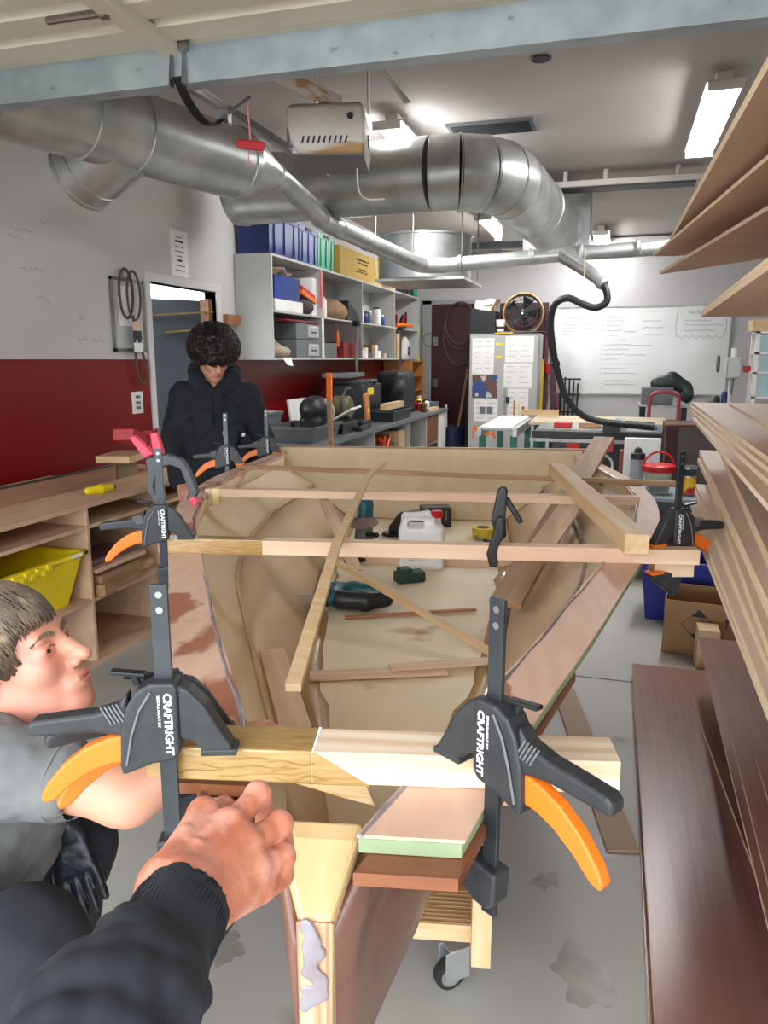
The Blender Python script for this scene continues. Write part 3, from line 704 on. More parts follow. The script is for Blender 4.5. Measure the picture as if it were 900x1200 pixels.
bin_('storage_bin', 'open dark blue plastic tub on the floor behind the carton', (.47, 4.72, 0), R(-6), mat('bin_blue', '#1c2f93', '#15257c', 4, rough=.38), .26, .19, .36)
bin_('storage_bin', 'open yellow plastic tub beside the plywood rack', (.935, 4.24, 0), R(4), mat('bin_yellow', '#d6cf28', '#c7be1c', 4, rough=.4), .165, .24, .36)
# triangular offcut poking out over the lower overhead stack
oc_ = MB().prism([(.12, 2.95), (.37, 2.62), (.95, 1.2), (.75, .3), (.45, .3)], 1.7905, 1.80, 'xy').build('plywood_offcut', M_plyw)
tag(oc_, 'slanted plywood offcut between the overhead sheet stacks', 'plywood')
# ================================================================== signed-distance modelling for organic shapes
class SDF:
    """union of rounded primitives with soft blending, meshed by surface nets"""
    def __init__(s, h, k=.01): s.h = h; s.k = k; s.ops = []
    def cone(s, a, b, r1, r2=None, k=None, op='u', mat=0): s.ops.append(('cone', np.array(a, float), np.array(b, float), r1, r1 if r2 is None else r2, s.k if k is None else k, op, mat)); return s
    def chain(s, pts, rs, k=None, op='u', mat=0):
        for i in range(len(pts)-1): s.cone(pts[i], pts[i+1], rs[i], rs[i+1], k, op, mat)
        return s
    def ell(s, c, rad, rot=(0, 0, 0), k=None, op='u', mat=0):
        s.ops.append(('ell', np.array(c, float), np.array(rad, float), (rot if isinstance(rot, np.ndarray) else np.array(Euler(rot).to_matrix())), 0, s.k if k is None else k, op, mat)); return s
    def rbox(s, c, half, rr, rot=(0, 0, 0), k=None, op='u', mat=0):
        s.ops.append(('box', np.array(c, float), np.array(half, float), np.array(Euler(rot).to_matrix()), rr, s.k if k is None else k, op, mat)); return s
    def bounds(s, o):
        if o[0] == 'cone':
            r_ = max(o[3], o[4]); return np.minimum(o[1], o[2])-r_, np.maximum(o[1], o[2])+r_
        e = np.abs(o[3]) @ (o[2]+(o[4] if o[0] == 'box' else 0)); return o[1]-e, o[1]+e
    def mesh(s):
        h = s.h; bb = [s.bounds(o) for o in s.ops if o[6] == 'u']
        lo = np.min([b[0] for b in bb], 0)-3*h-s.k; hi = np.max([b[1] for b in bb], 0)+3*h+s.k
        n = np.ceil((hi-lo)/h).astype(int)+1
        G = np.full(n, 1.0, np.float32); MI = np.zeros(n, np.int8)
        for o in s.ops:
            k = o[5]; a, b = s.bounds(o); pad = k+4*h
            i0 = np.maximum(np.floor((a-pad-lo)/h).astype(int), 0); i1 = np.minimum(np.ceil((b+pad-lo)/h).astype(int)+1, n)
            if np.any(i1 <= i0): continue
            ax = [(lo[d]+h*np.arange(i0[d], i1[d])).astype(np.float32) for d in range(3)]
            X, Y, Zz = ax[0][:, None, None], ax[1][None, :, None], ax[2][None, None, :]
            if o[0] == 'cone':
                A, B = o[1], o[2]; d = B-A; L2 = max(float(d@d), 1e-12)
                t = np.clip(((X-A[0])*d[0]+(Y-A[1])*d[1]+(Zz-A[2])*d[2])/L2, 0, 1)
                D = np.sqrt((X-A[0]-t*d[0])**2+(Y-A[1]-t*d[1])**2+(Zz-A[2]-t*d[2])**2)-(o[3]+(o[4]-o[3])*t)
            else:
                Rm = o[3].T; c = o[1]
                P = [Rm[i, 0]*(X-c[0])+Rm[i, 1]*(Y-c[1])+Rm[i, 2]*(Zz-c[2]) for i in range(3)]
                if o[0] == 'ell':
                    r_ = o[2]; q = np.sqrt(sum((P[i]/r_[i])**2 for i in range(3))); q2 = np.sqrt(sum((P[i]/r_[i]**2)**2 for i in range(3)))
                    D = q*(q-1)/np.maximum(q2, 1e-6)
                else:
                    Q = [np.abs(P[i])-o[2][i]+o[4] for i in range(3)]
                    D = np.sqrt(sum(np.maximum(q, 0)**2 for q in Q))+np.minimum(np.maximum(np.maximum(Q[0], Q[1]), Q[2]), 0)-o[4]
            sl = tuple(slice(i0[d], i1[d]) for d in range(3)); g = G[sl]
            if o[6] == 'u':
                m_ = MI[sl]; m_[D < g] = o[7]
                hh = np.clip(.5+.5*(g-D)/max(k, 1e-6), 0, 1); G[sl] = g+(D-g)*hh-k*hh*(1-hh)
            else:
                hh = np.clip(.5+.5*(g+D)/max(k, 1e-6), 0, 1); G[sl] = g+(-D-g)*(1-hh)+k*hh*(1-hh)
        # surface nets
        inside = G < 0
        cs = tuple(x-1 for x in G.shape); cnt = np.zeros(cs, np.int8)
        cor = [(i, j, k) for i in (0, 1) for j in (0, 1) for k in (0, 1)]
        for c in cor: cnt += inside[c[0]:c[0]+cs[0], c[1]:c[1]+cs[1], c[2]:c[2]+cs[2]]
        act = np.argwhere((cnt > 0) & (cnt < 8)); idx = np.full(cs, -1, np.int64); idx[tuple(act.T)] = np.arange(len(act))
        vals = {c: G[act[:, 0]+c[0], act[:, 1]+c[1], act[:, 2]+c[2]] for c in cor}
        acc = np.zeros((len(act), 3)); num = np.zeros(len(act))
        for c in cor:
            for d in range(3):
                if c[d] == 0:
                    e = list(c); e[d] = 1; e = tuple(e); v0, v1 = vals[c], vals[e]; cr = (v0 < 0) != (v1 < 0)
                    t = np.where(cr, v0/np.where(v0 == v1, 1, v0-v1), 0); p = np.tile(np.array(c, float), (len(act), 1)); p[:, d] = t
                    acc += np.where(cr[:, None], p, 0); num += cr
        V = lo+h*(act+acc/np.maximum(num, 1)[:, None])
        F = []
        for d in range(3):
            o1, o2 = [(1, 2), (2, 0), (0, 1)][d]
            a = [slice(None)]*3; b = [slice(None)]*3; a[d] = slice(0, -1); b[d] = slice(1, None)
            ia, ib = inside[tuple(a)], inside[tuple(b)]; ed = np.argwhere(ia != ib)
            if not len(ed): continue
            fl = ia[tuple(ed.T)]
            ok = (ed[:, o1] > 0) & (ed[:, o2] > 0) & (ed[:, o1] < cs[o1]) & (ed[:, o2] < cs[o2]) & (ed[:, d] < cs[d]); ed = ed[ok]; fl = fl[ok]
            q = []
            for da, db in ((-1, -1), (0, -1), (0, 0), (-1, 0)):
                e = ed.copy(); e[:, o1] += da; e[:, o2] += db; q.append(idx[tuple(e.T)])
            q = np.stack(q, 1); q[~fl] = q[~fl][:, ::-1]; F.append(q)
        F = np.concatenate(F); fm = MI[tuple(act[F[:, 0]].T)]
        return V, F, fm
    def build(s, name, mats, parent=None, world=False, M=None, extra=None):
        V, F, fm = s.mesh()
        for s2 in (extra or []):
            V2, F2, f2 = s2.mesh(); F = np.concatenate([F, F2+len(V)]); V = np.concatenate([V, V2]); fm = np.concatenate([fm, f2])
        me = bpy.data.meshes.new(name)
        me.vertices.add(len(V)); me.vertices.foreach_set('co', V.astype(np.float32).ravel())
        me.loops.add(F.size); me.loops.foreach_set('vertex_index', F.astype(np.int32).ravel())
        me.polygons.add(len(F)); me.polygons.foreach_set('loop_start', np.arange(0, F.size, 4, dtype=np.int32))
        if not isinstance(mats, (list, tuple)): mats = [mats]
        for m in mats: me.materials.append(m)
        me.polygons.foreach_set('material_index', np.minimum(fm, len(mats)-1).astype(np.int32))
        me.update(calc_edges=True); me.validate()
        o = bpy.data.objects.new(name, me); COL.objects.link(o)
        return finish(o, parent, 'full', world=world, M=M)

random.seed(21); S_ = SDF(.0022, .006)
for k in range(16): S_.ell((random.uniform(-.008, .016), -.1335+.0015*random.random()-.00*k, .925-.0065*k), (random.uniform(.004, .008), .0020, random.uniform(.004, .011)))
S_.build('epoxy_smear', M_epoxy, hb_o)
# ================================================================== clamps
M_clamp = mat('clamp_nylon', '#26282b', '#303235', 40, rough=.45, bump=.04)
M_bar = mat('clamp_bar', '#4a4e53', '#3e4247', 12, rough=.35, metal=.7)
M_logo = mat('logo_white', '#e9edf5', rough=.5)
def poly_scale(p, f=1): return [(a*f, b*f) for a, b in p]
def make_clamp(label, gap=.09, top=.21, full=True):
    t = thing('bar_clamp', label, 'clamp', group='trigger bar clamps holding battens to the hull')
    bar = MB().box(-.010, .010, -.003, .003, -gap-.075, top).build('bar', M_bar, t, bevel=.0008)
    if full:
        for dz in (.012, .030): MB().lathe([(.004, 0), (.004, .0006)], 14, Matrix.Translation((0, -.003, top-dz)) @ Matrix.Rotation(PI/2, 4, 'X')).build('bar_hole', M_steel, bar)
    body = [(-.050, -.022), (-.052, -.010), (-.050, .030), (-.042, .062), (-.030, .082), (-.012, .092), (.014, .092), (.018, .085), (.018, .006), (.010, -.004), (-.015, -.008)]
    bd = MB().prism(body, -.0165, .0165, 'xz').build('trigger_body', M_clamp, t, bevel=.004, seg=3)
    MB().tube([(-.044, -.017, -.008), (-.036, -.0185, .030), (-.026, -.0185, .060), (-.012, -.0175, .082)], .0016, 6).build('seam_line', M_grey, bd)
    jaw = [(.016, .088), (.030, .082), (.048, .062), (.062, .036), (.076, .012), (.078, .002), (.044, 0), (.038, .010), (.030, .018), (.016, .022)]
    j = MB().prism(jaw, -.013, .013, 'xz').build('fixed_jaw', M_clamp, t, bevel=.004, seg=3)
    MB().box(.040, .082, -.014, .014, -.001, .007).build('jaw_pad', M_clamp, j, bevel=.002)
    hl = [(-.040, .078), (-.054, .062), (-.080, .054), (-.120, .050), (-.150, .046), (-.157, .040), (-.156, .026), (-.120, .028), (-.080, .030), (-.052, .026), (-.044, .020)]
    h = MB().prism(hl, -.012, .012, 'xz').build('grip', M_clamp, t, bevel=.005, seg=3)
    if full:
        for k in range(5): MB().cbox((-.047-k*.0045, -.0125, .056-k*.001), (.0018, .002, .024), (0, R(-28), 0)).build('grip_rib', M_grey, h)
    tr_ = [(-.044, .026), (-.066, .022), (-.094, .010), (-.120, -.010), (-.142, -.036), (-.150, -.052), (-.146, -.060), (-.134, -.056), (-.112, -.036), (-.088, -.020), (-.064, -.011), (-.048, -.010), (-.043, -.002)]
    MB().prism(tr_, -.0085, .0085, 'xz').build('trigger', M_orange, t, bevel=.0035, seg=3)
    if full: MB().tube([(-.030, 0, .085), (-.034, 0, .097)], .005, 10).cbox((-.040, 0, .099), (.040, .012, .005), (0, R(6), 0)).build('release_lever', M_blackm, t, bevel=.0015)
    lj = [(-.016, -gap-.052), (-.018, -gap-.012), (.0, -gap-.010), (.040, -gap), (.078, -gap), (.080, -gap-.010), (.052, -gap-.034), (.014, -gap-.060), (-.006, -gap-.062)]
    l = MB().prism(lj, -.014, .014, 'xz').build('sliding_jaw', M_clamp, t, bevel=.004, seg=3)
    MB().box(.042, .082, -.015, .015, -gap-.006, -gap+.001).build('jaw_pad', M_clamp, l, bevel=.002)
    Mt = Matrix.Translation((.006, -.0169, .042)) @ Matrix.Rotation(PI/2, 4, 'X') @ Matrix.Rotation(-PI/2, 4, 'Z')
    lettering('logo_lettering', 'CRAFTRIGHT', .0128, M_logo, Mt, bd, bold=.0003)
    Mt = Matrix.Translation((-.004, -.0169, .058)) @ Matrix.Rotation(PI/2, 4, 'X') @ Matrix.Rotation(-PI/2, 4, 'Z')
    if full: lettering('sub_lettering', 'SERIOUS ABOUT DIY', .0042, M_logo, Mt, bd)
    return t
def set_label(o, l, g=None): o['label'] = l; return o
def place(o, p, rz, sc=1, flip=False, tilt=0):
    o.location = p; o.rotation_euler = (0, tilt, R(rz)); o.scale = (-sc if flip else sc, sc, sc); return o
c_a = make_clamp('black trigger clamp with orange lever in front of the taped bow beam end', gap=.10, top=.205)
place(c_a, bl(-.190, -.012, 1.046), 11.4+8)
c_b = make_clamp('black trigger clamp behind the taped bow beam, mostly hidden by its twin', gap=.07, top=.10)
place(c_b, bl(-.222, .092, 1.0035), 11.4+30)
# right-hand version (body turned so its lettered face still shows)
def make_clamp_r(label, gap, top, mirror_from):
    t = copy_tree(mirror_from); t['label'] = label
    return t
# mirrored copies need readable lettering: build a mirrored prototype
def mirror_clamp(src, label):
    t = thing('bar_clamp', label, 'clamp', group='trigger bar clamps holding battens to the hull')
    for ch in src.children:
        c = ch.copy(); c.data = ch.data.copy(); COL.objects.link(c); c.parent = t
        c.data.transform(Matrix.Scale(-1, 4, (1, 0, 0))); c.data.flip_normals()
        for g_ in ch.children:
            d = g_.copy(); COL.objects.link(d); d.parent = c
            if 'lettering' in g_.name:
                m = g_.matrix_basis.copy(); p = m.translation.copy(); p.x *= -1
                d.matrix_basis = Matrix.Translation(p) @ Matrix.Rotation(PI/2, 4, 'X') @ Matrix.Rotation(-PI/2, 4, 'Z')
            else:
                d.data = g_.data.copy(); S = Matrix.Scale(-1, 4, (1, 0, 0))
                d.data.transform(S @ g_.matrix_basis); d.matrix_basis = Matrix.Identity(4); d.data.flip_normals()
    return t
c_c = mirror_clamp(c_a, 'black trigger clamp with orange lever on the bare pine end of the bow beam')
place(c_c, bl(.190, -.030, 1.046), 11.4-44)
c_d = make_clamp('black trigger clamp with orange lever on the taped end of the long pinkish batten', gap=.065, top=.235)
place(c_d, bl(-.612, 1.066, 1.042), 11.4+10)
c_e = mirror_clamp(c_d, 'black trigger clamp with orange pads on the overhanging end of the long pinkish batten')
place(c_e, bl(.70, 1.13, 1.042), 11.4+30)
for ch in c_e.children:
    for g_ in ch.children:
        if 'pad' in g_.name: g_.data.materials.clear(); g_.data.materials.append(M_orange)
c_f = copy_tree(c_d); set_label(c_f, 'black trigger clamp gripping the end of the thin brown lath near the hooded person')
place(c_f, bl(-.90, 2.60, 1.026), 11.4+2)
c_g = copy_tree(c_d); set_label(c_g, 'black trigger clamp gripping the transom corner by the grey tote lids')
place(c_g, bl(-.86, 3.20, 1.005), 11.4+2)
for c_ in (c_f, c_g):
    for ch in c_.children:
        for g_ in ch.children:
            if 'pad' in g_.name:
                g_.data = g_.data.copy(); g_.data.materials.clear(); g_.data.materials.append(M_orange)

# pink-handled spring clamp on the port deck
sc_ = thing('spring_clamp', 'dark grey spring clamp with pink handles biting the port side deck', 'clamp', bl(-.84, 1.70, 1.14), R(12))
M_sg = mat('spring_grey', '#4b4e51', '#424548', 9, rough=.5)
MB().prism([(-.03, .03), (.005, .045), (.06, .03), (.085, -.01), (.112, -.085), (.085, -.125), (.07, -.105), (.082, -.08), (.055, -.005), (.02, .008), (-.02, .0)], -.016, .016, 'xz').build('jaw_arm', M_sg, sc_, bevel=.004)
MB().prism([(-.065, .03), (-.02, .035), (.0, .005), (-.03, -.02), (-.045, -.07), (-.02, -.13), (-.035, -.14), (-.068, -.075), (-.06, -.02)], -.014, .014, 'xz').build('jaw_arm', M_sg, sc_, bevel=.004)
MB().prism([(-.035, .03), (-.045, .115), (-.02, .118), (-.002, .045)], -.013, .013, 'xz').build('handle', M_pink, sc_, bevel=.004)
MB().prism([(-.07, .03), (-.118, .098), (-.10, .108), (-.035, .045)], -.013, .013, 'xz').build('handle', M_pink, sc_, bevel=.004)
MB().prism([(.078, -.108), (.095, -.135), (.112, -.122), (.098, -.098)], -.017, .017, 'xz').build('jaw_pad', M_pink, sc_, bevel=.003)
MB().lathe([(.012, -.02), (.012, .02)], 16, Matrix.Translation((-.02, 0, .02)) @ Matrix.Rotation(PI/2, 4, 'X')).build('pivot', M_steel, sc_)
# black spring clamp in the middle of the batten
sb = thing('spring_clamp', 'small black spring clamp on the long batten right of the jerrycan', 'clamp', bl(.255, 1.095, 1.04), R(8))
MB().prism([(-.02, -.055), (-.03, -.02), (-.012, .04), (-.005, .075), (.012, .075), (.016, .04), (-.002, -.01), (.002, -.055)], -.03, -.006, 'xz').build('lever', M_black, sb, bevel=.006, seg=3)
MB().prism([(.0, .0), (-.02, .06), (-.005, .14), (.01, .15), (.02, .14), (.016, .07), (.02, .02)], -.004, .022, 'xz').build('lever', M_black, sb, bevel=.006, seg=3)
MB().prism([(.01, .11), (.05, .05), (.062, .056), (.022, .12)], .01, .028, 'xz').build('tail', M_black, sb, bevel=.004)

# ================================================================== things lying in the hull
jc = thing('jerrycan', 'white plastic jerrycan with red screw cap standing on the hull floor', 'jerrycan', bl(.017, 2.16, .6835), BA)
M_can = mat('can_white', '#eeefee', '#e4e6e6', 6, rough=.35)
S_ = SDF(.004, .012)
S_.rbox((0, 0, .085), (.088, .06, .085), .02).rbox((-.01, 0, .165), (.07, .05, .045), .02, k=.03)
S_.cone((-.066, 0, .16), (-.066, 0, .205), .015).cone((-.066, 0, .207), (.02, 0, .215), .013, .014).cone((.02, 0, .215), (.03, 0, .17), .016)
S_.rbox((-.022, 0, .185), (.032, .09, .013), .01, op='s', k=.006)
S_.cone((.055, 0, .165), (.058, 0, .21), .02, .018)
can = S_.build('bottle', M_can, jc)
MB().lathe([(.024, 0), (.025, .004), (.025, .02), (.021, .025)], 20, Matrix.Translation((.058, 0, .205))).build('cap', M_redp, jc, smooth=True)
lb = MB().box(-.062, .062, -.0612, -.0604, .025, .145).build('label', M_paper, jc)
for k in range(7): MB().box(-.05, .0 if k % 3 else .02, -.0618, -.0612, .04+k*.008, .0425+k*.008).build('print_line', M_inkg, lb)
MB().box(.03, .05, -.0618, -.0612, .07, .09).build('print_block', M_inkg, lb)
MB().box(-.05, .02, -.0618, -.0612, .125, .13).build('print_line', mat('blue_ink', '#4d7fb5', rough=.6), lb)

M_teal = mat('teal_tool', '#1f6370', '#1a5763', 9, rough=.4)
js = thing('jigsaw', 'teal and black cordless jigsaw lying on its side on the hull floor', 'power tool', bl(-.165, 1.60, .6835), BA+R(6))
S_ = SDF(.0035, .012)
S_.chain([(-.085, -.02, .05), (-.08, .05, .05)], [.03, .03], mat=0).chain([(-.085, .05, .05), (-.02, .075, .048), (.06, .06, .045), (.085, .02, .045)], [.03, .026, .022, .024], mat=0)
S_.chain([(-.06, -.03, .045), (.02, -.04, .042), (.085, -.02, .045)], [.032, .03, .028], mat=1)
S_.rbox((.0, .022, .05), (.045, .018, .06), .015, op='s', k=.008)
S_.build('casing', [M_teal, M_black], js)
MB().cbox((-.125, .02, .045), (.012, .12, .075)).build('sole_plate', M_dgrey, js, bevel=.004)
MB().cbox((-.105, -.02, .05), (.03, .05, .05)).build('gear_head', M_black, js, bevel=.006)
MB().beam((-.12, .0, .05), (-.20, .0, .05), .008, .0015).build('blade', M_steel, js)
bt = thing('battery', 'dark green power tool battery lying beyond the jigsaw', 'battery', bl(-.02, 1.95, .6835), BA+R(25))
MB().cbox((0, 0, .02), (.11, .06, .04)).cbox((-.02, 0, .045), (.05, .05, .02)).build('pack', mat('green_black', '#24463f', '#1d3a34', 9, rough=.45), bt, bevel=.006)
# random orbital sander upright near the transom
sd = thing('angle_grinder', 'teal grinder standing on its head with a worn round disc', 'power tool', bl(-.27, 2.62, .6835), BA)
S_ = SDF(.004, .012); S_.chain([(0, 0, .01), (0, 0, .05)], [.045, .04], mat=1).chain([(0, .03, .06), (0, .06, .15)], [.04, .036], mat=0).chain([(0, .06, .15), (0, .07, .18)], [.036, .03], mat=0)
S_.build('casing', [M_teal, M_grey], sd)
MB().lathe([(.07, 0), (.072, .004), (.03, .012)], 28, Matrix.Translation((0, -.05, .085)) @ Matrix.Rotation(R(10), 4, 'X')).build('disc', mat('worn_disc', '#8a7468', '#7a655b', 20, rough=.8), sd, smooth=True)
MB().tube([(.02, -.04, .03), (.07, -.09, .04)], .012, 10).build('side_handle', M_black, sd, smooth=True)
ch_ = thing('black_sander', 'black power tool with round pad behind the jerrycan', 'power tool', bl(-.09, 2.72, .6835), BA)
MB().lathe([(.055, 0), (.058, .006), (.05, .014)], 24, Matrix.Translation((-.05, 0, .0))).build('pad', M_black, ch_, smooth=True)
S_ = SDF(.005, .015); S_.chain([(-.04, 0, .03), (0, 0, .07), (.05, .05, .08)], [.035, .04, .035]); S_.build('casing', M_black, ch_)
cg = thing('battery_charger', 'black slotted battery charger behind the jerrycan', 'charger', bl(.05, 2.95, .6835), BA+R(10))
MB().cbox((0, 0, .05), (.15, .10, .10)).build('case', M_black, cg, bevel=.008)
for k in range(4): MB().cbox((-.045+k*.03, -.052, .06), (.012, .004, .05)).build('slot', M_grey, cg)
tr = thing('tape_roll', 'yellow roll of masking tape on the hull floor by the transom', 'tape', bl(.28, 2.72, .6835), BA)
MB().lathe([(.03, 0), (.052, 0), (.052, .045), (.03, .045), (.03, 0)], 28, caps=False).build('tape', mat('tape_y', '#e4cf4a', '#d8bf38', 9, rough=.5), tr, smooth=True)
MB().lathe([(.028, .0), (.031, .0), (.031, .046), (.028, .046), (.028, 0)], 24, caps=False).build('core', M_card, tr, smooth=True)
kn = thing('chisel', 'black handled chisel lying on the hull floor by the tape roll', 'chisel', bl(.30, 2.55, .697), BA+R(115))
MB().tube([(-.05, 0, 0), (.03, 0, 0), (.045, 0, 0)], [.013, .012, .008], 12).build('handle', M_black, kn, smooth=True)
MB().box(.04, .14, -.008, .008, -.002, .002).build('blade', M_steel, kn)
sk = thing('screwdriver', 'black handled tool lying on the hull floor below the grinder', 'screwdriver', bl(-.25, 2.18, .6975), BA+R(30))
MB().tube([(-.05, 0, 0), (-.02, 0, 0), (.05, 0, 0)], [.010, .013, .011], 12).build('handle', M_black, sk, smooth=True)
MB().tube([(.05, 0, 0), (.15, 0, 0)], .003, 8).build('shaft', M_redp, sk)
# ================================================================== left wall fittings
nt_ = thing('wall_notice', 'white printed notice sheet taped to the wall above the side door', 'notice', (XL+.002, 5.33, 2.28))
MB().box(XL+.001, XL+.003, 5.21, 5.45, 2.11, 2.44).build('sheet', M_paper, nt_, world=True)
random.seed(2)
for k in range(8):
    w_ = .06+.08*random.random(); MB().box(XL+.003, XL+.0036, 5.33-w_/2, 5.33+w_/2, 2.15+k*.034, 2.158+k*.034+(.008 if k in (2, 6) else 0)).build('print_line', M_ink if k in (2, 6) else M_inkg, nt_, world=True)
sw = thing('wall_switch', 'white double power socket on the red panel', 'socket', (XL+.012, 4.66, 1.2))
MB().box(XL+.012, XL+.022, 4.60, 4.72, 1.13, 1.28).build('plate', M_whitep, sw, world=True, bevel=.003)
for z in (1.17, 1.205, 1.245): MB().box(XL+.022, XL+.026, 4.635, 4.685, z-.01, z+.01).build('rocker', M_grey, sw, world=True, bevel=.001)
es = thing('stop_button', 'yellow emergency stop box with red button on the red panel', 'stop button', (XL+.012, 6.42, 1.2))
MB().box(XL+.012, XL+.07, 6.36, 6.47, 1.13, 1.25).build('box', M_yellow, es, world=True, bevel=.006)
MB().lathe([(.018, 0), (.03, .02), (.028, .035)], 18, Matrix.Translation((XL+.07, 6.43, 1.19)) @ Matrix.Rotation(PI/2, 4, 'Y')).build('button', M_redp, es, world=True, smooth=True)
tag(MB().box(XL+.001, XL+.05, 5.97, 6.20, 1.79, 1.87).build('wall_block', mat('oak_block', '#a9744a', '#97643c', 4, st=(9, 1, 9)), bevel=.003), 'small brown wooden block screwed to the wall beside the shelf unit', 'block')
wbd = thing('small_whiteboard', 'small framed whiteboard on the wall beside the side door', 'whiteboard', (XL, 4.62, 1.78))
MB().box(XL+.001, XL+.012, 4.46, 4.80, 1.56, 2.02).build('board', mat('dull_whiteboard', '#c2c4c2', '#b4b6b4', 3, rough=.3), wbd, world=True)
for b_ in ((4.45, 4.47, 1.55, 2.03), (4.79, 4.81, 1.55, 2.03), (4.45, 4.81, 1.55, 1.57), (4.45, 4.81, 2.01, 2.03)):
    MB().box(XL+.001, XL+.018, *b_).build('frame_rail', M_steel, wbd, world=True)
MB().box(XL+.012, XL+.0135, 4.52, 4.68, 1.72, 1.98).build('pinned_paper', M_paper, wbd, world=True)
cl = thing('extension_lead', 'brown cord loops with paper tags hanging over the small whiteboard', 'cord', (XL+.03, 4.62, 2.0))
lp = smoothpath([(XL+.035, 4.60+.075*math.sin(a)*(1 if a < PI else 1.0), 1.93-.16*math.cos(a)*-1-.0) for a in np.linspace(0, 2*PI, 17)], 3)
MB().tube([p+Vector((.0, -.02, 0)) for p in lp], .009, 8).build('loop', mat('brown_cord', '#5c4a3c', '#4f3f33', 20, rough=.7), cl, world=True, smooth=True)
MB().tube([p+Vector((.014, .045, -.01)) for p in lp], .008, 8).build('loop', MATS['brown_cord'], cl, world=True, smooth=True)
MB().tube(smoothpath([(XL+.04, 4.64, 1.79), (XL+.04, 4.64, 1.5), (XL+.045, 4.66, 1.37), (XL+.045, 4.72, 1.34), (XL+.045, 4.76, 1.40), (XL+.04, 4.72, 1.55), (XL+.04, 4.66, 1.72)], 6), .009, 8).build('long_loop', MATS['brown_cord'], cl, world=True, smooth=True)
for z, m in ((1.72, mat('tag_pink', '#d9b8a4', rough=.7)), (1.66, M_ink), (1.58, M_paper)):
    MB().box(XL+.052, XL+.056, 4.61, 4.70, z-.03, z+.03).build('paper_tag', m, cl, world=True)
# faint handwriting on the wall (each note one thin pencil line group)
def scribble(x, y, z, ln, m, parent, axis='y', amp=.012, th=.0016, seed=0, n=None):
    random.seed(seed); n = n or max(6, int(ln/.012)); p = []
    for i in range(n):
        q = ln*i/n; a = (random.random()-.5)*2*amp
        p.append((x, y+q, z+a) if axis == 'y' else (x+q, y, z+a))
    return MB().tube(p, th, 4).build('handwriting', m, parent, world=True)
M_pencil = mat('pencil', '#8f8c8b', rough=.8)
k = 0
for y, z, ln in ((3.62, 2.20, .18), (3.60, 2.16, .12), (3.85, 2.27, .10), (3.66, 2.0, .2), (3.78, 1.86, .10), (3.80, 1.83, .09), (4.1, 1.78, .08), (4.12, 1.75, .07), (4.1, 1.62, .28), (3.3, 1.7, .1), (3.32, 1.67, .12)):
    scribble(XL+.0006, y, z, ln, M_pencil, wl, amp=.014, th=.0012, seed=k); k += 1

# ================================================================== pigeonhole bench in front of the red wall
pb = thing('storage_bench', 'long plywood pigeonhole bench along the red wall', 'bench', (-2.7, 3.0, 0))
X0, X1, Y0, Y1 = -2.98, -2.41, 1.5, 4.35
MB().box(X0-.02, X1+.015, Y0, Y1, .80, .822).build('worktop', M_bench, pb, world=True, bevel=.002)
for z in (.0, .325, .695): MB().box(X0, X1, Y0, Y1, z, z+.018).build('shelf', M_bench, pb, world=True, bevel=.001)
for y in (1.5, 2.42, 3.05, 3.72, 4.332): MB().box(X0, X1+.002, y, y+.018, .018, .80).build('divider', M_bench, pb, world=True, bevel=.001)
MB().box(X0-.012, X0, Y0, Y1, 0, .80).build('back_panel', mat('bench_back', '#a8866c', '#9c7a60', 2.4, st=(6, 1, 6), rough=.6), pb, world=True)
MB().box(X1-.002, X1+.012, Y0, Y1, -.0, .03).build('kick_rail', M_bench, pb, world=True)
yb = thing('open_tote', 'bright yellow open-fronted plastic tote in the pigeonhole bench', 'tote', (-2.62, 2.75, .3435))
tb = MB()
tb.loft([[(-2.86, 2.50, .344), (-2.46, 2.50, .344), (-2.46, 2.94, .344), (-2.86, 2.94, .344)], [(-2.90, 2.46, .60), (-2.40, 2.46, .60), (-2.40, 3.00, .60), (-2.90, 3.00, .60)],
         [(-2.89, 2.475, .60), (-2.415, 2.475, .60), (-2.415, 2.985, .60), (-2.89, 2.985, .60)], [(-2.85, 2.515, .352), (-2.475, 2.515, .352), (-2.475, 2.925, .352), (-2.85, 2.925, .352)]])
tb.build('tub', M_yellow, yb, world=True, bevel=.004)
MB().box(-2.91, -2.385, 2.985, 3.02, .585, .605).box(-2.415, -2.385, 2.45, 3.02, .585, .605).build('rim', M_yellow, yb, world=True, bevel=.004)
for k in range(8): MB().cbox((-2.385, 2.50+k*.035, .575+.012*(k % 2)), (.02, .03, .03)).build('grip_notch', M_yellow, yb, world=True, bevel=.004)
MB().box(-2.384, -2.383, 2.90, 2.97, .588, .603).build('white_label', M_paper, yb, world=True)
gofs = 'timber offcuts stored in the bench pigeonhole'
for p, q, w_, h, m, lb_ in (((-2.50, 3.12, .395), (-2.50, 3.45, .395), .20, .10, M_plank, 'thick brown timber offcut in the bench pigeonhole'),
                           ((-2.40, 3.10, .375), (-2.40, 3.20, .375), .06, .06, M_plank, 'short square timber end lying at the front of the bench pigeonhole'),
                           ((-2.52, 3.10, .470), (-2.52, 3.52, .470), .22, .022, M_pinep, 'flat pinkish board on the thick offcut in the bench'),
                           ((-2.55, 3.10, .500), (-2.55, 3.50, .500), .20, .03, mat('purple_wood', '#7c5a62', '#6e4d55', 3, st=(1, 9, 9)), 'purplish board on top of the stored offcuts'),
                           ((-2.60, 3.48, .37), (-2.60, 3.70, .37), .25, .05, M_pine, 'pale offcut beside the thick timber in the bench')):
    plank('timber_offcut', p, q, w_, h, m, lb_, 'timber', gofs)
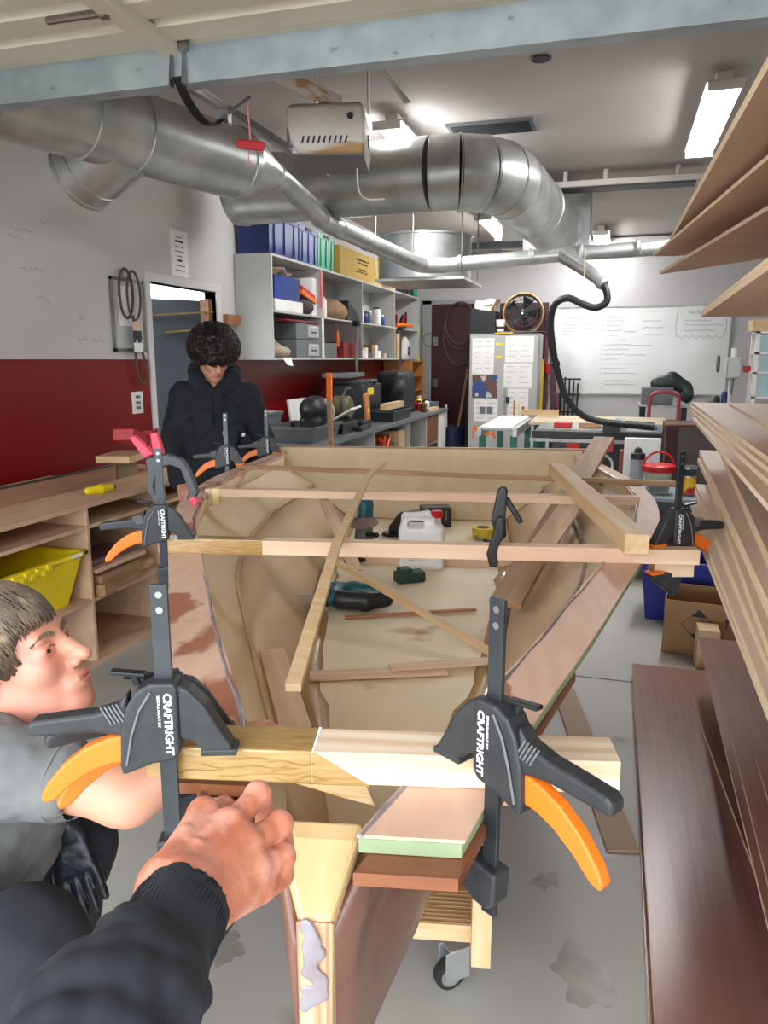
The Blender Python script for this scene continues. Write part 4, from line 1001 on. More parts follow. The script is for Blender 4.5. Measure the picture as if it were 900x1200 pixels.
# on the bench top
plank('edged_board', (-2.72, 1.9, .865), (-2.72, 3.72, .865), .02, .085, M_bench if 0 else mat('rear_board', '#a27a5e', '#95705a', 3, st=(1, 9, 9)), 'long brown board standing on edge along the bench top', 'board')
tag(MB().box(-2.735, -2.705, 1.9, 3.70, .908, .914).build('steel_rule', M_dgrey), 'long dark straightedge lying along the board on edge', 'ruler')
for k, (y, lb_) in enumerate(((2.7, 'pale board lying at the back of the bench, lower of two'), (2.75, 'pale board lying on another at the back of the bench'))):
    plank('pale_board', (-2.90, y, .834+k*.023), (-2.90, y+.75, .834+k*.023), .16, .022, M_pine, lb_, 'timber')
yt = thing('tape_measure', 'small yellow plastic tool lying on the plywood bench top', 'tool', (-2.52, 3.32, .822))
S_ = SDF(.004, .012); S_.chain([(-.03, -.06, .02), (0, 0, .022), (.01, .07, .02)], [.02, .024, .02]); S_.build('body', M_yellow, yt)
MB().tube([(.012, .075, .02), (.014, .095, .02)], .012, 10).build('tip', M_black, yt)
# red plane-like vice and offcuts
rv = thing('red_machine_guard', 'red slotted metal machine guard lying on offcuts on the bench', 'guard', (-2.75, 3.98, .99), R(20))
MB().cbox((0, -.10, .06), (.12, .30, .07), (R(-12), 0, 0)).build('arm', M_redp, rv, bevel=.006)
MB().cbox((.0, -.10, .098), (.08, .2, .004), (R(-12), 0, 0)).build('maker_label', mat('pink_label', '#e0b0a8', rough=.6), rv)
for k in range(5): MB().cbox((.07, .06+k*.045, -.03+.005*k), (.02, .024, .19), (R(-10), 0, 0)).build('slat', M_redp, rv, bevel=.004)
MB().cbox((.06, .15, .06), (.03, .26, .03), (R(-6), 0, 0)).build('top_rail', M_redp, rv, bevel=.004)
MB().cbox((.06, .15, -.125), (.03, .26, .03), (R(-6), 0, 0)).build('bottom_rail', M_redp, rv, bevel=.004)
tag(MB().cbox((-2.76, 3.86, .864), (.06, .2, .082)).build('offcut_block', M_dkwood if 0 else mat('olive_wood', '#8a7a52', '#7c6c46', 4, st=(1, 8, 8))), 'dull olive board standing under the red guard', 'timber')
tag(MB().cbox((-2.80, 3.92, .93), (.2, .30, .04), (0, 0, R(12))).build('offcut_plank', M_pine), 'pale offcut lying under the red guard', 'timber')

# ================================================================== wall shelf unit
ws = thing('wall_shelf_unit', 'long pale grey open shelf unit mounted on the left wall', 'shelf unit', (-3.0, 8.7, 1.5))
SX0, SX1, SY0, SY1, SZ0, SZ1 = XL+.001, -2.85, 6.2, 11.3, 1.515, 2.36
M_mel = mat('grey_melamine', '#b9b8b4', '#b0afab', 2, rough=.45)
for nm, b_ in (('end_panel', (SX0, SX1, SY0, SY0+.018, SZ0, SZ1)), ('end_panel', (SX0, SX1, SY1-.018, SY1, SZ0, SZ1)), ('top_panel', (SX0, SX1, SY0, SY1, SZ1, SZ1+.02)), ('bottom_panel', (SX0, SX1, SY0, SY1, SZ0-.02, SZ0)),
               ('mid_shelf', (SX0, SX1-.01, SY0+.018, SY1-.018, 1.90, 1.918)), ('back_panel', (SX0, SX0+.006, SY0, SY1, SZ0, SZ1))):
    MB().box(*b_).build(nm, M_mel, ws, world=True, bevel=.001)
for y in (7.37, 8.65, 10.02): MB().box(SX0, SX1-.004, y, y+.018, SZ0, SZ1).build('divider', M_mel, ws, world=True, bevel=.001)
MB().box(SX1-.002, SX1+.003, 7.35, 7.41, SZ0, 1.90).build('ruler_strip', M_whitep, ws, world=True)
MB().box(SX1-.002, SX1+.004, 7.34, 7.39, 2.0, 2.34).build('edge_strip', M_pink, ws, world=True)
def tote(name, label, x0, x1, y0, y1, z0, h, m, group=None, ribs=3, rim=True):
    t = thing(name, label, 'crate', ((x0+x1)/2, (y0+y1)/2, z0), group=group)
    th = .006
    def rc(i, z): return [(x0+i, y0+i, z), (x1-i, y0+i, z), (x1-i, y1-i, z), (x0+i, y1-i, z)]
    MB().loft([rc(.008, z0), rc(0, z0+h), rc(th, z0+h), rc(.014, z0+th)]).build('shell', m, t, world=True)
    for k in range(ribs):
        y = y0+(y1-y0)*(k+.5)/ribs; MB().box(x1-.004, x1+.006, y-.006, y+.006, z0+.02, z0+h-.06).build('rib', m, t, world=True)
    if rim:
        MB().box(x0-.003, x1+.008, y0-.003, y1+.003, z0+h-.055, z0+h-.045).build('rim', m, t, world=True)
        MB().box(x1-.001, x1+.009, (y0+y1)/2-.07, (y0+y1)/2+.07, z0+h-.045, z0+h-.015).build('hand_slot', M_ink, t, world=True)
    return t
gt = 'crates on top of the wall shelf'
tote('storage_crate', 'dark blue crate at the near end of the shelf top', -3.18, -2.87, 6.22, 6.85, 2.381, .35, M_dblue, gt)
tote('storage_crate', 'blue crate between the dark blue and green crates', -3.18, -2.87, 6.87, 7.32, 2.381, .34, M_blue, gt)
tote('storage_crate', 'green crate on the shelf top', -3.18, -2.87, 7.34, 7.78, 2.381, .34, M_green, gt, ribs=3)
hs = tag(MB().tube(smoothpath([(-3.05, 6.40, 2.70), (-3.0, 6.5, 2.78), (-3.02, 6.62, 2.79), (-3.0, 6.75, 2.72)], 5), .025, 8).build('black_cable', M_black, smooth=True), 'black cable bunched in the dark blue crate', 'cable')
tag(MB().cbox((-3.02, 7.0, 2.80), (.22, .02, .26), (R(-35), 0, 0)).build('white_sheet', M_whitep), 'white plastic sheet leaning out of the blue crate', 'sheet')
yc = thing('long_carton', 'long yellowish cardboard carton on the shelf top', 'carton', (-3.02, 8.7, 2.381))
MB().box(-3.18, -2.87, 7.95, 9.45, 2.382, 2.68).build('carton', M_cardy, yc, world=True, bevel=.003)
for k, (a, b, z) in enumerate(((8.5, 9.0, 2.60), (8.55, 8.9, 2.565), (8.55, 8.85, 2.50), (8.5, 8.9, 2.47))):
    scribble(-2.868, a, z, b-a, M_ink, yc, amp=.012, th=.0035, seed=40+k)
pr = thing('pigeon_rack', 'small wooden rack of paper rolls on the shelf top', 'rack', (-3.0, 9.7, 2.381))
for y in (9.50, 9.72, 9.93): MB().box(-3.1, -2.88, y, y+.02, 2.382, 2.72).build('upright', M_pine, pr, world=True)
for z in (2.45, 2.53, 2.61, 2.69): MB().box(-3.1, -2.89, 9.52, 9.93, z, z+.012).build('shelf', M_whitep, pr, world=True)
tag(MB().box(-3.1, -2.88, 9.98, 10.15, 2.382, 2.50).build('wood_box', M_pine, bevel=.003), 'small pale wooden box beside the paper roll rack', 'box')
tote('storage_crate', 'black crate at the far end of the shelf top', -3.15, -2.88, 10.2, 11.1, 2.381, .22, M_black, gt, ribs=4)
gb2 = thing('squirt_bottle', 'green labelled squirt bottle on the shelf end', 'bottle', (-2.9, 11.2, 2.381))
MB().lathe([(.04, 0), (.045, .02), (.045, .16), (.02, .19), (.015, .20), (.012, .26)], 16).build('bottle', M_green, gb2, smooth=True)
MB().lathe([(.012, .26), (.006, .32)], 12).build('nozzle', M_whitep, gb2)

# shelf contents -------------------------------------------------------------
def bxo(name, label, cat, x0, x1, y0, y1, z0, z1, m, bevel=.004, group=None):
    return tag(MB().box(x0, x1, y0, y1, z0, z1).build(name, m, bevel=bevel), label, cat, group)
ZS, ZB = 1.9185, 1.5155
tote('storage_tub', 'blue tub standing on a white box in the first upper shelf bay', -3.15, -2.87, 6.30, 6.86, ZS+.10, .20, M_blue, ribs=0, rim=False)
bxo('white_box', 'flat white box under the blue tub', 'box', -3.15, -2.86, 6.28, 6.90, ZS, ZS+.098, M_whitep)
pf = thing('paper_pile', 'folded brown papers sticking out of the blue tub', 'papers', (-3.0, 6.6, ZS+.31))
for k, (y, a) in enumerate(((6.45, 20), (6.62, -25), (6.72, 12))): MB().cbox((-3.0, y, ZS+.335), (.2, .2, .006), (R(a), 0, R(10*k))).build('sheet', M_card if k != 1 else M_paper, pf, world=True)
ob = thing('tool_bundle', 'orange and red blades bundled with grey cloth in the first bay', 'tools', (-2.95, 7.1, ZS))
S_ = SDF(.012, .04); S_.ell((-2.98, 7.06, ZS+.10), (.12, .13, .10)).ell((-2.95, 7.13, ZS+.07), (.1, .10, .07)); S_.build('cloth', mat('dark_cloth', '#4f4b49', '#3e3b3a', 9, rough=.9, bump=.3), ob, world=True)
MB().cbox((-2.87, 7.06, ZS+.17), (.03, .36, .05), (R(-12), 0, 0)).build('orange_blade', M_orange, ob, world=True)
MB().cbox((-2.868, 7.03, ZS+.205), (.03, .34, .03), (R(-12), 0, 0)).build('red_blade', M_redp, ob, world=True)
bxo('grey_folder', 'pale carton standing against the first divider', 'box', -3.15, -2.9, 7.24, 7.35, ZS, ZS+.36, M_paper)
bxo('drill_case', 'upper grey case of two stacked in the lower first bay', 'case', -3.15, -2.87, 6.75, 7.32, ZB+.172, ZB+.32, M_grey)
cs = bxo('drill_case', 'lower grey case of two stacked in the lower first bay', 'case', -3.15, -2.87, 6.75, 7.32, ZB, ZB+.168, M_grey)
for o_, z in ((bpy.data.objects['drill_case'], ZB+.172), (cs, ZB)):
    MB().box(-2.872, -2.862, 7.03, 7.30, z+.02, z+.13).build('front_plate', mat('case_silver', '#b3b4b2', rough=.4), o_)
    MB().box(-2.865, -2.858, 7.10, 7.24, z+.06, z+.075).build('latch', M_dgrey, o_)
    MB().box(-2.865, -2.858, 7.10, 7.24, z+.112, z+.124).build('sticker', M_whitep, o_)
bxo('red_board', 'flat dark red board lying on the grey cases', 'board', -3.15, -2.86, 6.5, 7.32, ZB+.322, ZB+.34, mat('dark_red', '#7a1820', rough=.5))
S_ = SDF(.01, .03); S_.ell((-2.98, 6.42, ZB+.07), (.11, .12, .07)).ell((-2.93, 6.55, ZB+.05), (.08, .1, .05)).ell((-3.0, 6.40, ZB+.13), (.07, .08, .06))
tag(S_.build('cloth_bundle', mat('pale_cloth', '#b3a590', '#9c8f7c', 9, rough=.9, bump=.3)), 'pale rag bundle beside the grey cases', 'cloth')
tag(MB().add([(-2.84, 6.35, 1.515), (-2.83, 6.52, 1.515), (-2.80, 6.50, 1.44), (-2.82, 6.42, 1.45)], [(0, 1, 2, 3)]).build('paper_scrap', M_paper, solid=.001), 'white paper scrap hanging off the shelf edge', 'paper')
# second bay
bt_ = thing('glue_bottle', 'white glue bottle standing in the second upper bay', 'bottle', (-2.95, 7.62, ZS))
MB().lathe([(.045, 0), (.05, .02), (.05, .17), (.03, .20), (.022, .21)], 18).build('bottle', M_whitep, bt_, smooth=True); MB().lathe([(.024, .21), (.026, .28), (.018, .32)], 14).build('cap', M_dgrey, bt_)
bxo('tan_box', 'tan carton standing beside the glue bottle', 'box', -3.12, -2.9, 7.42, 7.54, ZS, ZS+.26, M_card)
S_ = SDF(.012, .05); S_.ell((-2.97, 7.95, ZS+.10), (.12, .22, .11)).ell((-2.95, 8.1, ZS+.08), (.1, .16, .09)); tag(S_.build('canvas_bag', mat('tan_canvas', '#a88b6a', '#94775a', 9, rough=.9, bump=.3)), 'tan canvas bag slumped on the second upper shelf', 'bag')
tag(MB().prism([(8.24, ZS), (8.63, ZS), (8.62, ZS+.06), (8.26, ZS+.22)], -3.08, -2.88, 'yz').build('black_wedge', M_black, bevel=.01), 'black wedge shaped bag in the second upper bay', 'bag')
for k, (y, h, m, lb_) in enumerate(((8.85, .16, M_whitep, 'white labelled tin in the third upper bay'), (9.02, .12, M_blue, 'short blue tin in the third upper bay'), (9.2, .14, M_grey, 'grey jar in the third upper bay'), (9.55, .2, M_paper, 'tall white carton tube in the third upper bay'), (9.72, .12, M_blue, 'blue labelled jar by the third divider'))):
    t = thing('jar', lb_, 'jar', (-2.96, y, ZS), group='jars in the third upper bay')
    MB().lathe([(.05, 0), (.055, .01), (.055, h-.02), (.045, h)], 16).build('body', m, t, smooth=True); MB().lathe([(.047, h), (.047, h+.02)], 16).build('lid', M_black if k % 2 else M_whitep, t)
# wire/red-orange tools fourth bay
tw = thing('clamp_heap', 'heap of orange and dark spring clamps in the last upper bay', 'clamps', (-2.95, 10.5, ZS))
random.seed(8)
for k in range(7):
    y = 10.2+k*.12; MB().beam((-2.95, y, ZS+.02), (-2.93, y+.1*random.uniform(-1, 1), ZS+.15+.1*random.random()), .03, .02).build('clamp_arm', [M_blackm, M_dkwood, M_redp][k % 3], tw, world=True)
for k in range(4): MB().tube([(-2.87, 10.15+k*.17, ZS+.02+.012*k), (-2.86, 10.42+k*.17, ZS+.05)], .022, 8).build('orange_handle', M_orange, tw, world=True)
# lower bays
bxo('tin_box', 'small grey metal box in the second lower bay', 'box', -3.1, -2.9, 7.5, 7.92, ZB, ZB+.15, M_grey)
oc = thing('orange_chisel', 'orange handled file hanging in the second lower bay', 'file', (-2.92, 8.0, ZB+.33))
MB().tube([(-2.92, 8.0, ZB+.12), (-2.92, 8.0, ZB+.28)], [.02, .016], 10).build('handle', M_orange, oc, world=True, smooth=True); MB().tube([(-2.92, 8.0, ZB+.28), (-2.92, 8.0, ZB+.375)], .006, 6).build('shank', M_steel, oc, world=True)
bxo('red_case', 'dark red metal case in the second lower bay', 'case', -3.1, -2.88, 8.08, 8.60, ZB, ZB+.17, mat('dark_red2', '#8a1c24', '#7a161d', 4, rough=.4))
for k, (y, a, lb_) in enumerate(((8.34, 0, 'grey steel clamp bar hanging in front of the second lower bay'), (10.18, 0, 'grey steel clamp bar hanging in front of the last lower bay'))):
    t = thing('hanging_bar', lb_, 'clamp bar', (-2.82, y, 1.4)); MB().box(-2.835, -2.82, y, y+.055, 1.36, 1.86 if k == 0 else 1.9).build('bar', M_steel, t, world=True)
    MB().box(-2.86, -2.80, y-.02, y+.075, 1.86 if k == 0 else 1.88, 1.92).build('head', M_blackm, t, world=True)
random.seed(4)
for k in range(9):
    y = 8.75+k*.13; h = random.choice([.06, .09, .12, .16, .3 if k < 2 else .1])
    bxo('small_packet', ['white', 'grey', 'cream', 'tan'][k % 4]+' small packet number-less stack piece in the third lower bay' if 0 else ['tall white packet by the divider', 'white packet stack', 'grey plastic tub', 'tan little carton', 'small white pot', 'cream packet', 'clear grey tub', 'small tan block', 'small grey tin'][k]+' in the third lower bay', 'packet', -3.05, -2.89, y, y+.10, ZB, ZB+h, [M_whitep, M_paper, M_grey, M_card, M_whitep, M_paper, M_grey, M_pine, M_grey][k], group='packets in the third lower bay')
bxo('tall_board', 'pale upright board in the last lower bay', 'board', -3.1, -2.89, 10.05, 10.42, ZB, ZB+.33, M_pine)
gq = thing('spray_bottle', 'white and blue spray bottle at the end of the lower shelf', 'bottle', (-2.95, 10.85, ZB))
MB().loft([[(-.05, -.12, 0), (.05, -.12, 0), (.05, .12, 0), (-.05, .12, 0)], [(-.05, -.06, .2), (.05, -.06, .2), (.05, .14, .2), (-.05, .14, .2)], [(-.02, .0, .3), (.02, .0, .3), (.02, .06, .3), (-.02, .06, .3)]]).build('bottle', M_whitep, gq, bevel=.015)
MB().box(.05, .053, .02, .12, .04, .16).build('blue_label', M_blue, gq)

# ================================================================== workbench along the left wall
wbn = thing('workbench', 'grey topped workbench with open cupboards under the shelf unit', 'workbench', (-2.7, 8, 0))
BX0, BX1, BY0, BY1 = XL+.02, -2.24, 5.62, 10.5
MB().box(BX0, BX1+.02, BY0, BY1, .80, .84).build('worktop', mat('bench_grey', '#6a7072', '#5e6466', 3, rough=.4), wbn, world=True, bevel=.004)
for y in (5.66, 7.15, 8.5, 9.3, 10.4): MB().box(BX0, BX1, y, y+.03, 0, .80).build('upright', M_mel, wbn, world=True, bevel=.002)
for z in (.06, .42): MB().box(BX0, BX1-.02, BY0+.04, BY1-.07, z, z+.018).build('shelf', M_mel, wbn, world=True)
MB().box(BX1-.012, BX1+.004, 10.0, 10.43, .08, .79).build('door', M_whitep, wbn, world=True, bevel=.003)
MB().box(BX1-.2, BX1, 9.34, 9.95, .45, .78).build('inner_box', M_dkwood, wbn, world=True)
# bench-top goods
ZW = .8405
def tub(label, c, sz, m, name='grey_tub', rz=0):
    t = thing(name, label, 'tub', c, rz); a, b, h = sz
    def rc(x, y, z): return [(-x, -y, z), (x, -y, z), (x, y, z), (-x, y, z)]
    MB().loft([rc(a*.88, b*.88, 0), rc(a, b, h), rc(a-.008, b-.008, h), rc(a*.88-.008, b*.88-.008, .008)]).build('tub', m, t)
    MB().loft([rc(a+.012, b+.012, h-.02), rc(a+.012, b+.012, h), rc(a-.004, b-.004, h), rc(a-.004, b-.004, h-.02)], caps=False).build('rim', m, t)
    return t
tub('long grey tote lid and tray at the near end of the workbench', (-2.50, 5.98, ZW), (.22, .32, .13), mat('tote_grey', '#5d6163', '#54585a', 5, rough=.45))
tub('smaller clear grey tote stacked beside the long tray', (-2.93, 5.92, ZW), (.16, .24, .22), mat('tote_clear', '#7d8284', '#727779', 5, rough=.3))
S_ = SDF(.012, .04); S_.ell((-2.52, 6.30, ZW+.23), (.13, .17, .12)).ell((-2.5, 6.45, ZW+.2), (.09, .1, .09)); S_.rbox((-2.52, 6.3, ZW+.08), (.1, .14, .08), .03)
tag(S_.build('dark_helmet', M_black), 'rounded dark face shield on the workbench tray', 'helmet')
S_ = SDF(.012, .03); S_.ell((-2.62, 6.72, ZW+.18), (.12, .13, .13)); S_.rbox((-2.62, 6.72, ZW+.06), (.1, .11, .06), .03); tag(S_.build('ear_defender', mat('pale_grey_plastic', '#a9acad', rough=.5)), 'pale grey rounded casing behind the dark face shield', 'casing')
tag(MB().cbox((-2.36, 6.72, ZW+.18), (.02, .5, .18), (0, R(60), R(8))).build('white_tray', M_whitep, bevel=.004), 'white plastic tray propped on the workbench', 'tray')
tag(MB().cbox((-2.42, 6.65, ZW+.05), (.22, .42, .10)).build('black_case', M_black, bevel=.01), 'low black case under the white tray', 'case')
og = thing('bench_sander', 'olive drum tool with an orange wooden stand on the workbench', 'machine', (-2.5, 7.25, ZW))
MB().lathe([(.10, -.09), (.115, -.07), (.115, .07), (.10, .09)], 28, Matrix.Translation((-.1, -.02, .19)) @ Matrix.Rotation(PI/2, 4, 'Y')).build('drum', mat('olive', '#6d6743', '#5f5a3a', 8, rough=.5), og, smooth=True)
MB().cbox((.12, .10, .16), (.03, .12, .34), (R(10), 0, 0)).build('stand', mat('orange_wood', '#d98a55', '#c97a48', 6, rough=.5), og, bevel=.004)
MB().lathe([(.03, 0), (.03, .004)], 16, Matrix.Translation((.136, .10, .16)) @ Matrix.Rotation(PI/2, 4, 'Y')).build('dial', M_yellow, og)
MB().cbox((0, 0, .035), (.3, .3, .07)).build('base', M_black, og, bevel=.008)
MB().tube(arc((-.06, .05, .18), .2, -20, 200, 14, 'yz'), .012, 8).build('guard_hoop', M_dgrey, og, smooth=True)
tag(MB().cbox((-2.29, 6.98, ZW+.02), (.05, .42, .04), (0, 0, R(5))).build('spirit_level', M_black, bevel=.004), 'short black spirit level at the workbench edge', 'level')
tag(MB().cbox((-3.0, 7.2, ZW+.14), (.02, .7, .28), (0, R(-8), 0)).build('white_sheet', M_whitep), 'white sheet leaning against the red wall', 'sheet')
tbk = thing('tool_case', 'black tool case with yellow badge on the workbench', 'case', (-2.72, 8.05, ZW))
MB().cbox((0, 0, .20), (.34, .72, .40)).build('case', M_black, tbk, bevel=.02); MB().cbox((0, 0, .42), (.30, .6, .05)).build('lid', M_dgrey, tbk, bevel=.015)
MB().cbox((.172, -.05, .32), (.006, .20, .07)).build('badge', M_yellow, tbk); MB().tube([(.17, -.18, .40), (.20, -.15, .43), (.20, .05, .43), (.17, .08, .40)], .012, 8).build('handle', M_black, tbk)
tag(MB().cbox((-2.85, 8.0, ZW+.49), (.3, .75, .05), (0, 0, R(6))).build('grey_case_lid', M_grey, bevel=.01), 'flat grey tray lying on the black tool case', 'tray')
random.seed(9)
S_ = SDF(.018, .06); S_.rbox((-2.58, 9.14, ZW+.26), (.16, .36, .26), .07)
for k in range(9): S_.ell((-2.58+random.uniform(-.08, .12), 9.14+random.uniform(-.34, .34), ZW+.1+.4*random.random()), (.08, .1, .09))
tag(S_.build('black_sack', mat('black_sack', '#17181a', '#202123', 20, rough=.55, bump=.4, bscale=12)), 'large black crumpled sack standing on the workbench', 'bag')
bk = tub('dark grey tray with a stick lying across it', (-2.39, 8.27, ZW), (.13, .38, .12), M_dgrey, 'parts_tray')
plank('round_stick', (-2.38, 7.92, ZW+.157), (-2.38, 8.62, ZW+.157), .07, .07, M_pine, 'pale stick lying across the dark grey tray', 'timber')
for k, (x, y, h, m, lb_, r_) in enumerate(((-2.52, 9.62, .20, M_black, 'black glue bottle behind the crumpled sack', .05), (-2.46, 9.78, .11, M_redp, 'red lidded pot on the workbench end', .05), (-2.5, 9.95, .16, M_yellow, 'yellow can on the workbench end', .05), (-2.43, 10.07, .12, M_whitep, 'white pot on the workbench end', .045), (-2.72, 10.2, .09, M_green, 'green tub on the far workbench corner', .08), (-2.34, 9.55, .13, M_dkwood, 'brown jar at the workbench edge', .04))):
    t = thing('bench_pot', lb_, 'pot', (x, y, ZW), group='pots on the workbench end'); MB().lathe([(r_*.9, 0), (r_, .01), (r_, h*.8), (r_*.6, h*.9), (r_*.5, h)], 16).build('body', m, t, smooth=True); MB().lathe([(r_*.55, h), (r_*.55, h+.025)], 14).build('lid', M_black if k % 2 else M_whitep, t)
plank('short_plank', (-2.32, 9.66, ZW+.02), (-2.29, 10.1, ZW+.02), .07, .04, M_pine, 'short pale plank at the workbench edge', 'timber')
gl = tag(MB().box(-2.6, -2.34, 10.15, 10.45, ZW, ZW+.09).build('grey_carton', M_grey, bevel=.006), 'grey box on the far workbench corner', 'box')
# orange-tipped stick leaning in front of the bench
stc = thing('marking_stick', 'tall wooden stick with an orange painted tip leaning on the workbench', 'stick', (-2.3, 5.9, 0))
MB().beam((-1.98, 5.30, .0), (-2.08, 5.50, 1.20), .035, .022).build('stick', M_plank, stc, world=True); MB().beam((-2.08, 5.50, 1.20), (-2.09, 5.53, 1.40), .038, .025).build('painted_tip', M_orange, stc, world=True)
# under the bench
ocr = thing('extension_lead', 'tangle of orange extension cord under the workbench', 'cord', (-2.35, 8.0, .44))
random.seed(3)
for k in range(5): MB().tube([Vector((-2.36+.05*math.cos(a)*random.uniform(.6, 1)+.015*k, 7.75+.16*math.cos(a+k), .60+.10*math.sin(a))) for a in np.linspace(0, 2*PI, 16)[:-1]], .014, 6, closed=True).build('coil', mat('cord_orange', '#e2521c', rough=.5), ocr, world=True, smooth=True)
MB().lathe([(.06, -.08), (.06, .08)], 14, Matrix.Translation((-2.36, 7.75, .50)) @ Matrix.Rotation(PI/2, 4, 'Y')).build('reel', M_black, ocr, world=True)
bxo('hole_box', 'pale wooden box with a finger hole under the workbench', 'box', -2.55, -2.28, 8.18, 8.45, .4385, .72, M_pine)
bxo('blue_tin', 'blue box under the workbench beside the orange cord', 'box', -2.6, -2.3, 7.98, 8.15, .4385, .56, M_blue)
tub('grey tub with cords under the near end of the workbench', (-2.5, 6.6, .4385), (.2, .4, .16), M_dgrey, 'parts_tub')
# narrow wooden cupboard and hi-vis vest at the end
nc = thing('narrow_bookcase', 'narrow orange wooden bookcase beyond the workbench', 'bookcase', (-2.9, 10.95, 0))
for nm, b_ in (('side', (-3.15, -2.75, 10.56, 10.58, 0, 1.48)), ('side', (-3.15, -2.75, 11.2, 11.22, 0, 1.48)), ('back', (-3.17, -3.15, 10.56, 11.22, 0, 1.48))): MB().box(*b_).build(nm, mat('orange_board', '#b5773c', '#a5682f', 3, st=(4, 4, 1), rough=.5), nc, world=True)
for z in (.3, .7, 1.05, 1.25, 1.46): MB().box(-3.15, -2.76, 10.58, 11.2, z, z+.018).build('shelf', MATS['orange_board'], nc, world=True)
vt = thing('safety_vest', 'yellow high visibility vest hanging at the shelf end', 'vest', (-2.78, 11.36, 1.2))
rows = [[(-2.87+.012*math.sin(7*j+i), 11.302+.03*j*(1+.03*i), 2.0-.1*i) for j in range(4)] for i in range(12)]
MB().grid(rows).build('cloth', mat('hi_vis', '#d8e028', '#c6cf1c', 4, rough=.6), vt, world=True, smooth=True, solid=.006); MB().tube(arc((-2.7, 11.36, 1.78), .1, 0, 300, 12, 'xz'), .005, 6).build('hook', M_black, vt, world=True)
# ================================================================== back of the shop
wbk = thing('whiteboard', 'large wall whiteboard covered with faint handwritten lists', 'whiteboard', (.2, YB, 1.6))
MB().box(-1.03, 1.42, YB-.02, YB-.001, 1.02, 2.21).build('board', mat('gloss_whiteboard', '#d6d9d6', '#cbcecb', 1.5, rough=.16), wbk, world=True)
for b_ in ((-1.05, -1.03, 1.0, 2.23), (1.42, 1.44, 1.0, 2.23), (-1.05, 1.44, 1.0, 1.02), (-1.05, 1.44, 2.21, 2.23)): MB().box(b_[0], b_[1], YB-.028, YB-.001, b_[2], b_[3]).build('frame_rail', M_steel, wbk, world=True)
M_pen = mat('marker_grey', '#6a6c6e', rough=.6)
yy = YB-.0212; sd_ = 100
def wr(x, z, ln, amp=.009):
    global sd_; sd_ += 1
    return scribble(x, yy, z, ln, M_pen, wbk, axis='x', amp=amp, th=.0022, seed=sd_)
wr(-.72, 2.09, .16, .014); MB().box(-.75, -.53, yy-.001, yy, 2.065, 2.069).build('underline', M_pen, wbk, world=True)
for k, (z, l1) in enumerate(((1.98, .22), (1.935, .14), (1.89, .2), (1.85, .15))): wr(-.80, z, l1)
for z in (1.99, 1.93): wr(-.48, z, .12)
wr(-.10, 2.09, .10, .014); MB().box(-.2, .04, yy-.001, yy, 2.07, 2.074).build('underline', M_pen, wbk, world=True)
for k, l1 in enumerate((.26, .2, .24, .18, .3, .36, .34, .28, .2, .48, .3, .46)):
    z = 2.03-k*.066; MB().lathe([(.007, 0), (.007, .001)], 8, Matrix.Translation((-.24, yy, z)) @ Matrix.Rotation(PI/2, 4, 'X')).build('bullet', M_pen, wbk, world=True); wr(-.20, z, l1)
for z, x, l1 in ((2.02, .30, .24), (1.93, .30, .28), (1.84, .30, .26), (1.88, .06, .16), (1.69, .12, .32), (1.56, .10, .26)): wr(x, z, l1)
for z in (1.20, 1.15): wr(-.18, z, .44, .012)
lettering('heading_lettering', 'The Safety Rules', .065, M_pen, Matrix.Translation((1.08, yy, 2.13)) @ Matrix.Rotation(PI/2, 4, 'X'), wbk, world=True, shear=.2)
for z, l1 in ((2.02, .34), (1.96, .5), (1.89, .4)): wr(.84, z, l1)
cld = [(.74+.0+.62*t, yy, 1.80+.02*math.sin(t*40)) for t in np.linspace(0, 1, 40)]
MB().tube([(.74, yy, 2.16), (.73, yy, 1.95), (.74, yy, 1.80)]+cld+[(1.38, yy, 1.95), (1.36, yy, 2.06)], .002, 4).build('cloud_outline', M_pen, wbk, world=True)

# tall two-door steel cabinet with papers
cab = thing('steel_cabinet', 'tall grey two door steel cabinet with papers and orange graffiti', 'cabinet', (-1.5, 10.85, 0))
CX0, CX1, CY0, CY1, CZ = -1.96, -1.02, 10.60, 11.1, 1.84
MB().box(CX0, CX1, CY0+.02, CY1, 0, CZ).build('body', mat('cabinet_grey', '#a3a4a2', '#999a98', 2, rough=.5), cab, world=True, bevel=.004)
cm = (CX0+CX1)/2+.03
for x0, x1 in ((CX0+.01, cm-.004), (cm+.004, CX1-.01)): MB().box(x0, x1, CY0, CY0+.02, .05, CZ-.03).build('door', mat('cabinet_door', '#b3b3b0', '#a9a9a6', 2, rough=.5), cab, world=True, bevel=.004)
MB().box(cm+.02, cm+.07, CY0-.02, CY0, .92, 1.0).build('handle', M_black, cab, world=True, bevel=.004)
M_photo = mat('photo_print', '#2e4f8c', '#6b4a42', 5, rough=.4, lo=.45, hi=.55, c3='#c7c3bd', s3=9, lo3=.58, hi3=.6)
pz = CY0-.002
def paper(x0, x1, z0, z1, m, nm='paper'): return MB().box(x0, x1, pz, CY0-.0003, z0, z1).build(nm, m, cab, world=True)
for x0, x1, z0, z1 in ((-1.92, -1.62, 1.30, 1.78), (-1.47, -1.09, 1.46, 1.80), (-1.48, -1.10, 1.12, 1.45), (-1.88, -1.55, .66, .96), (-1.42, -1.14, .62, 1.11)):
    p = paper(x0, x1, z0, z1, M_paper)
    for k in range(int((z1-z0)/.07)):
        for c_ in range(2): MB().box(x0+.03+c_*(x1-x0)*.48, x0+.03+c_*(x1-x0)*.48+(x1-x0)*random.uniform(.15, .38), pz-.0012, pz, z1-.05-k*.07, z1-.046-k*.07).build('print_line', M_inkg, p)
paper(-1.91, -1.56, .98, 1.29, M_photo, 'photo_print')
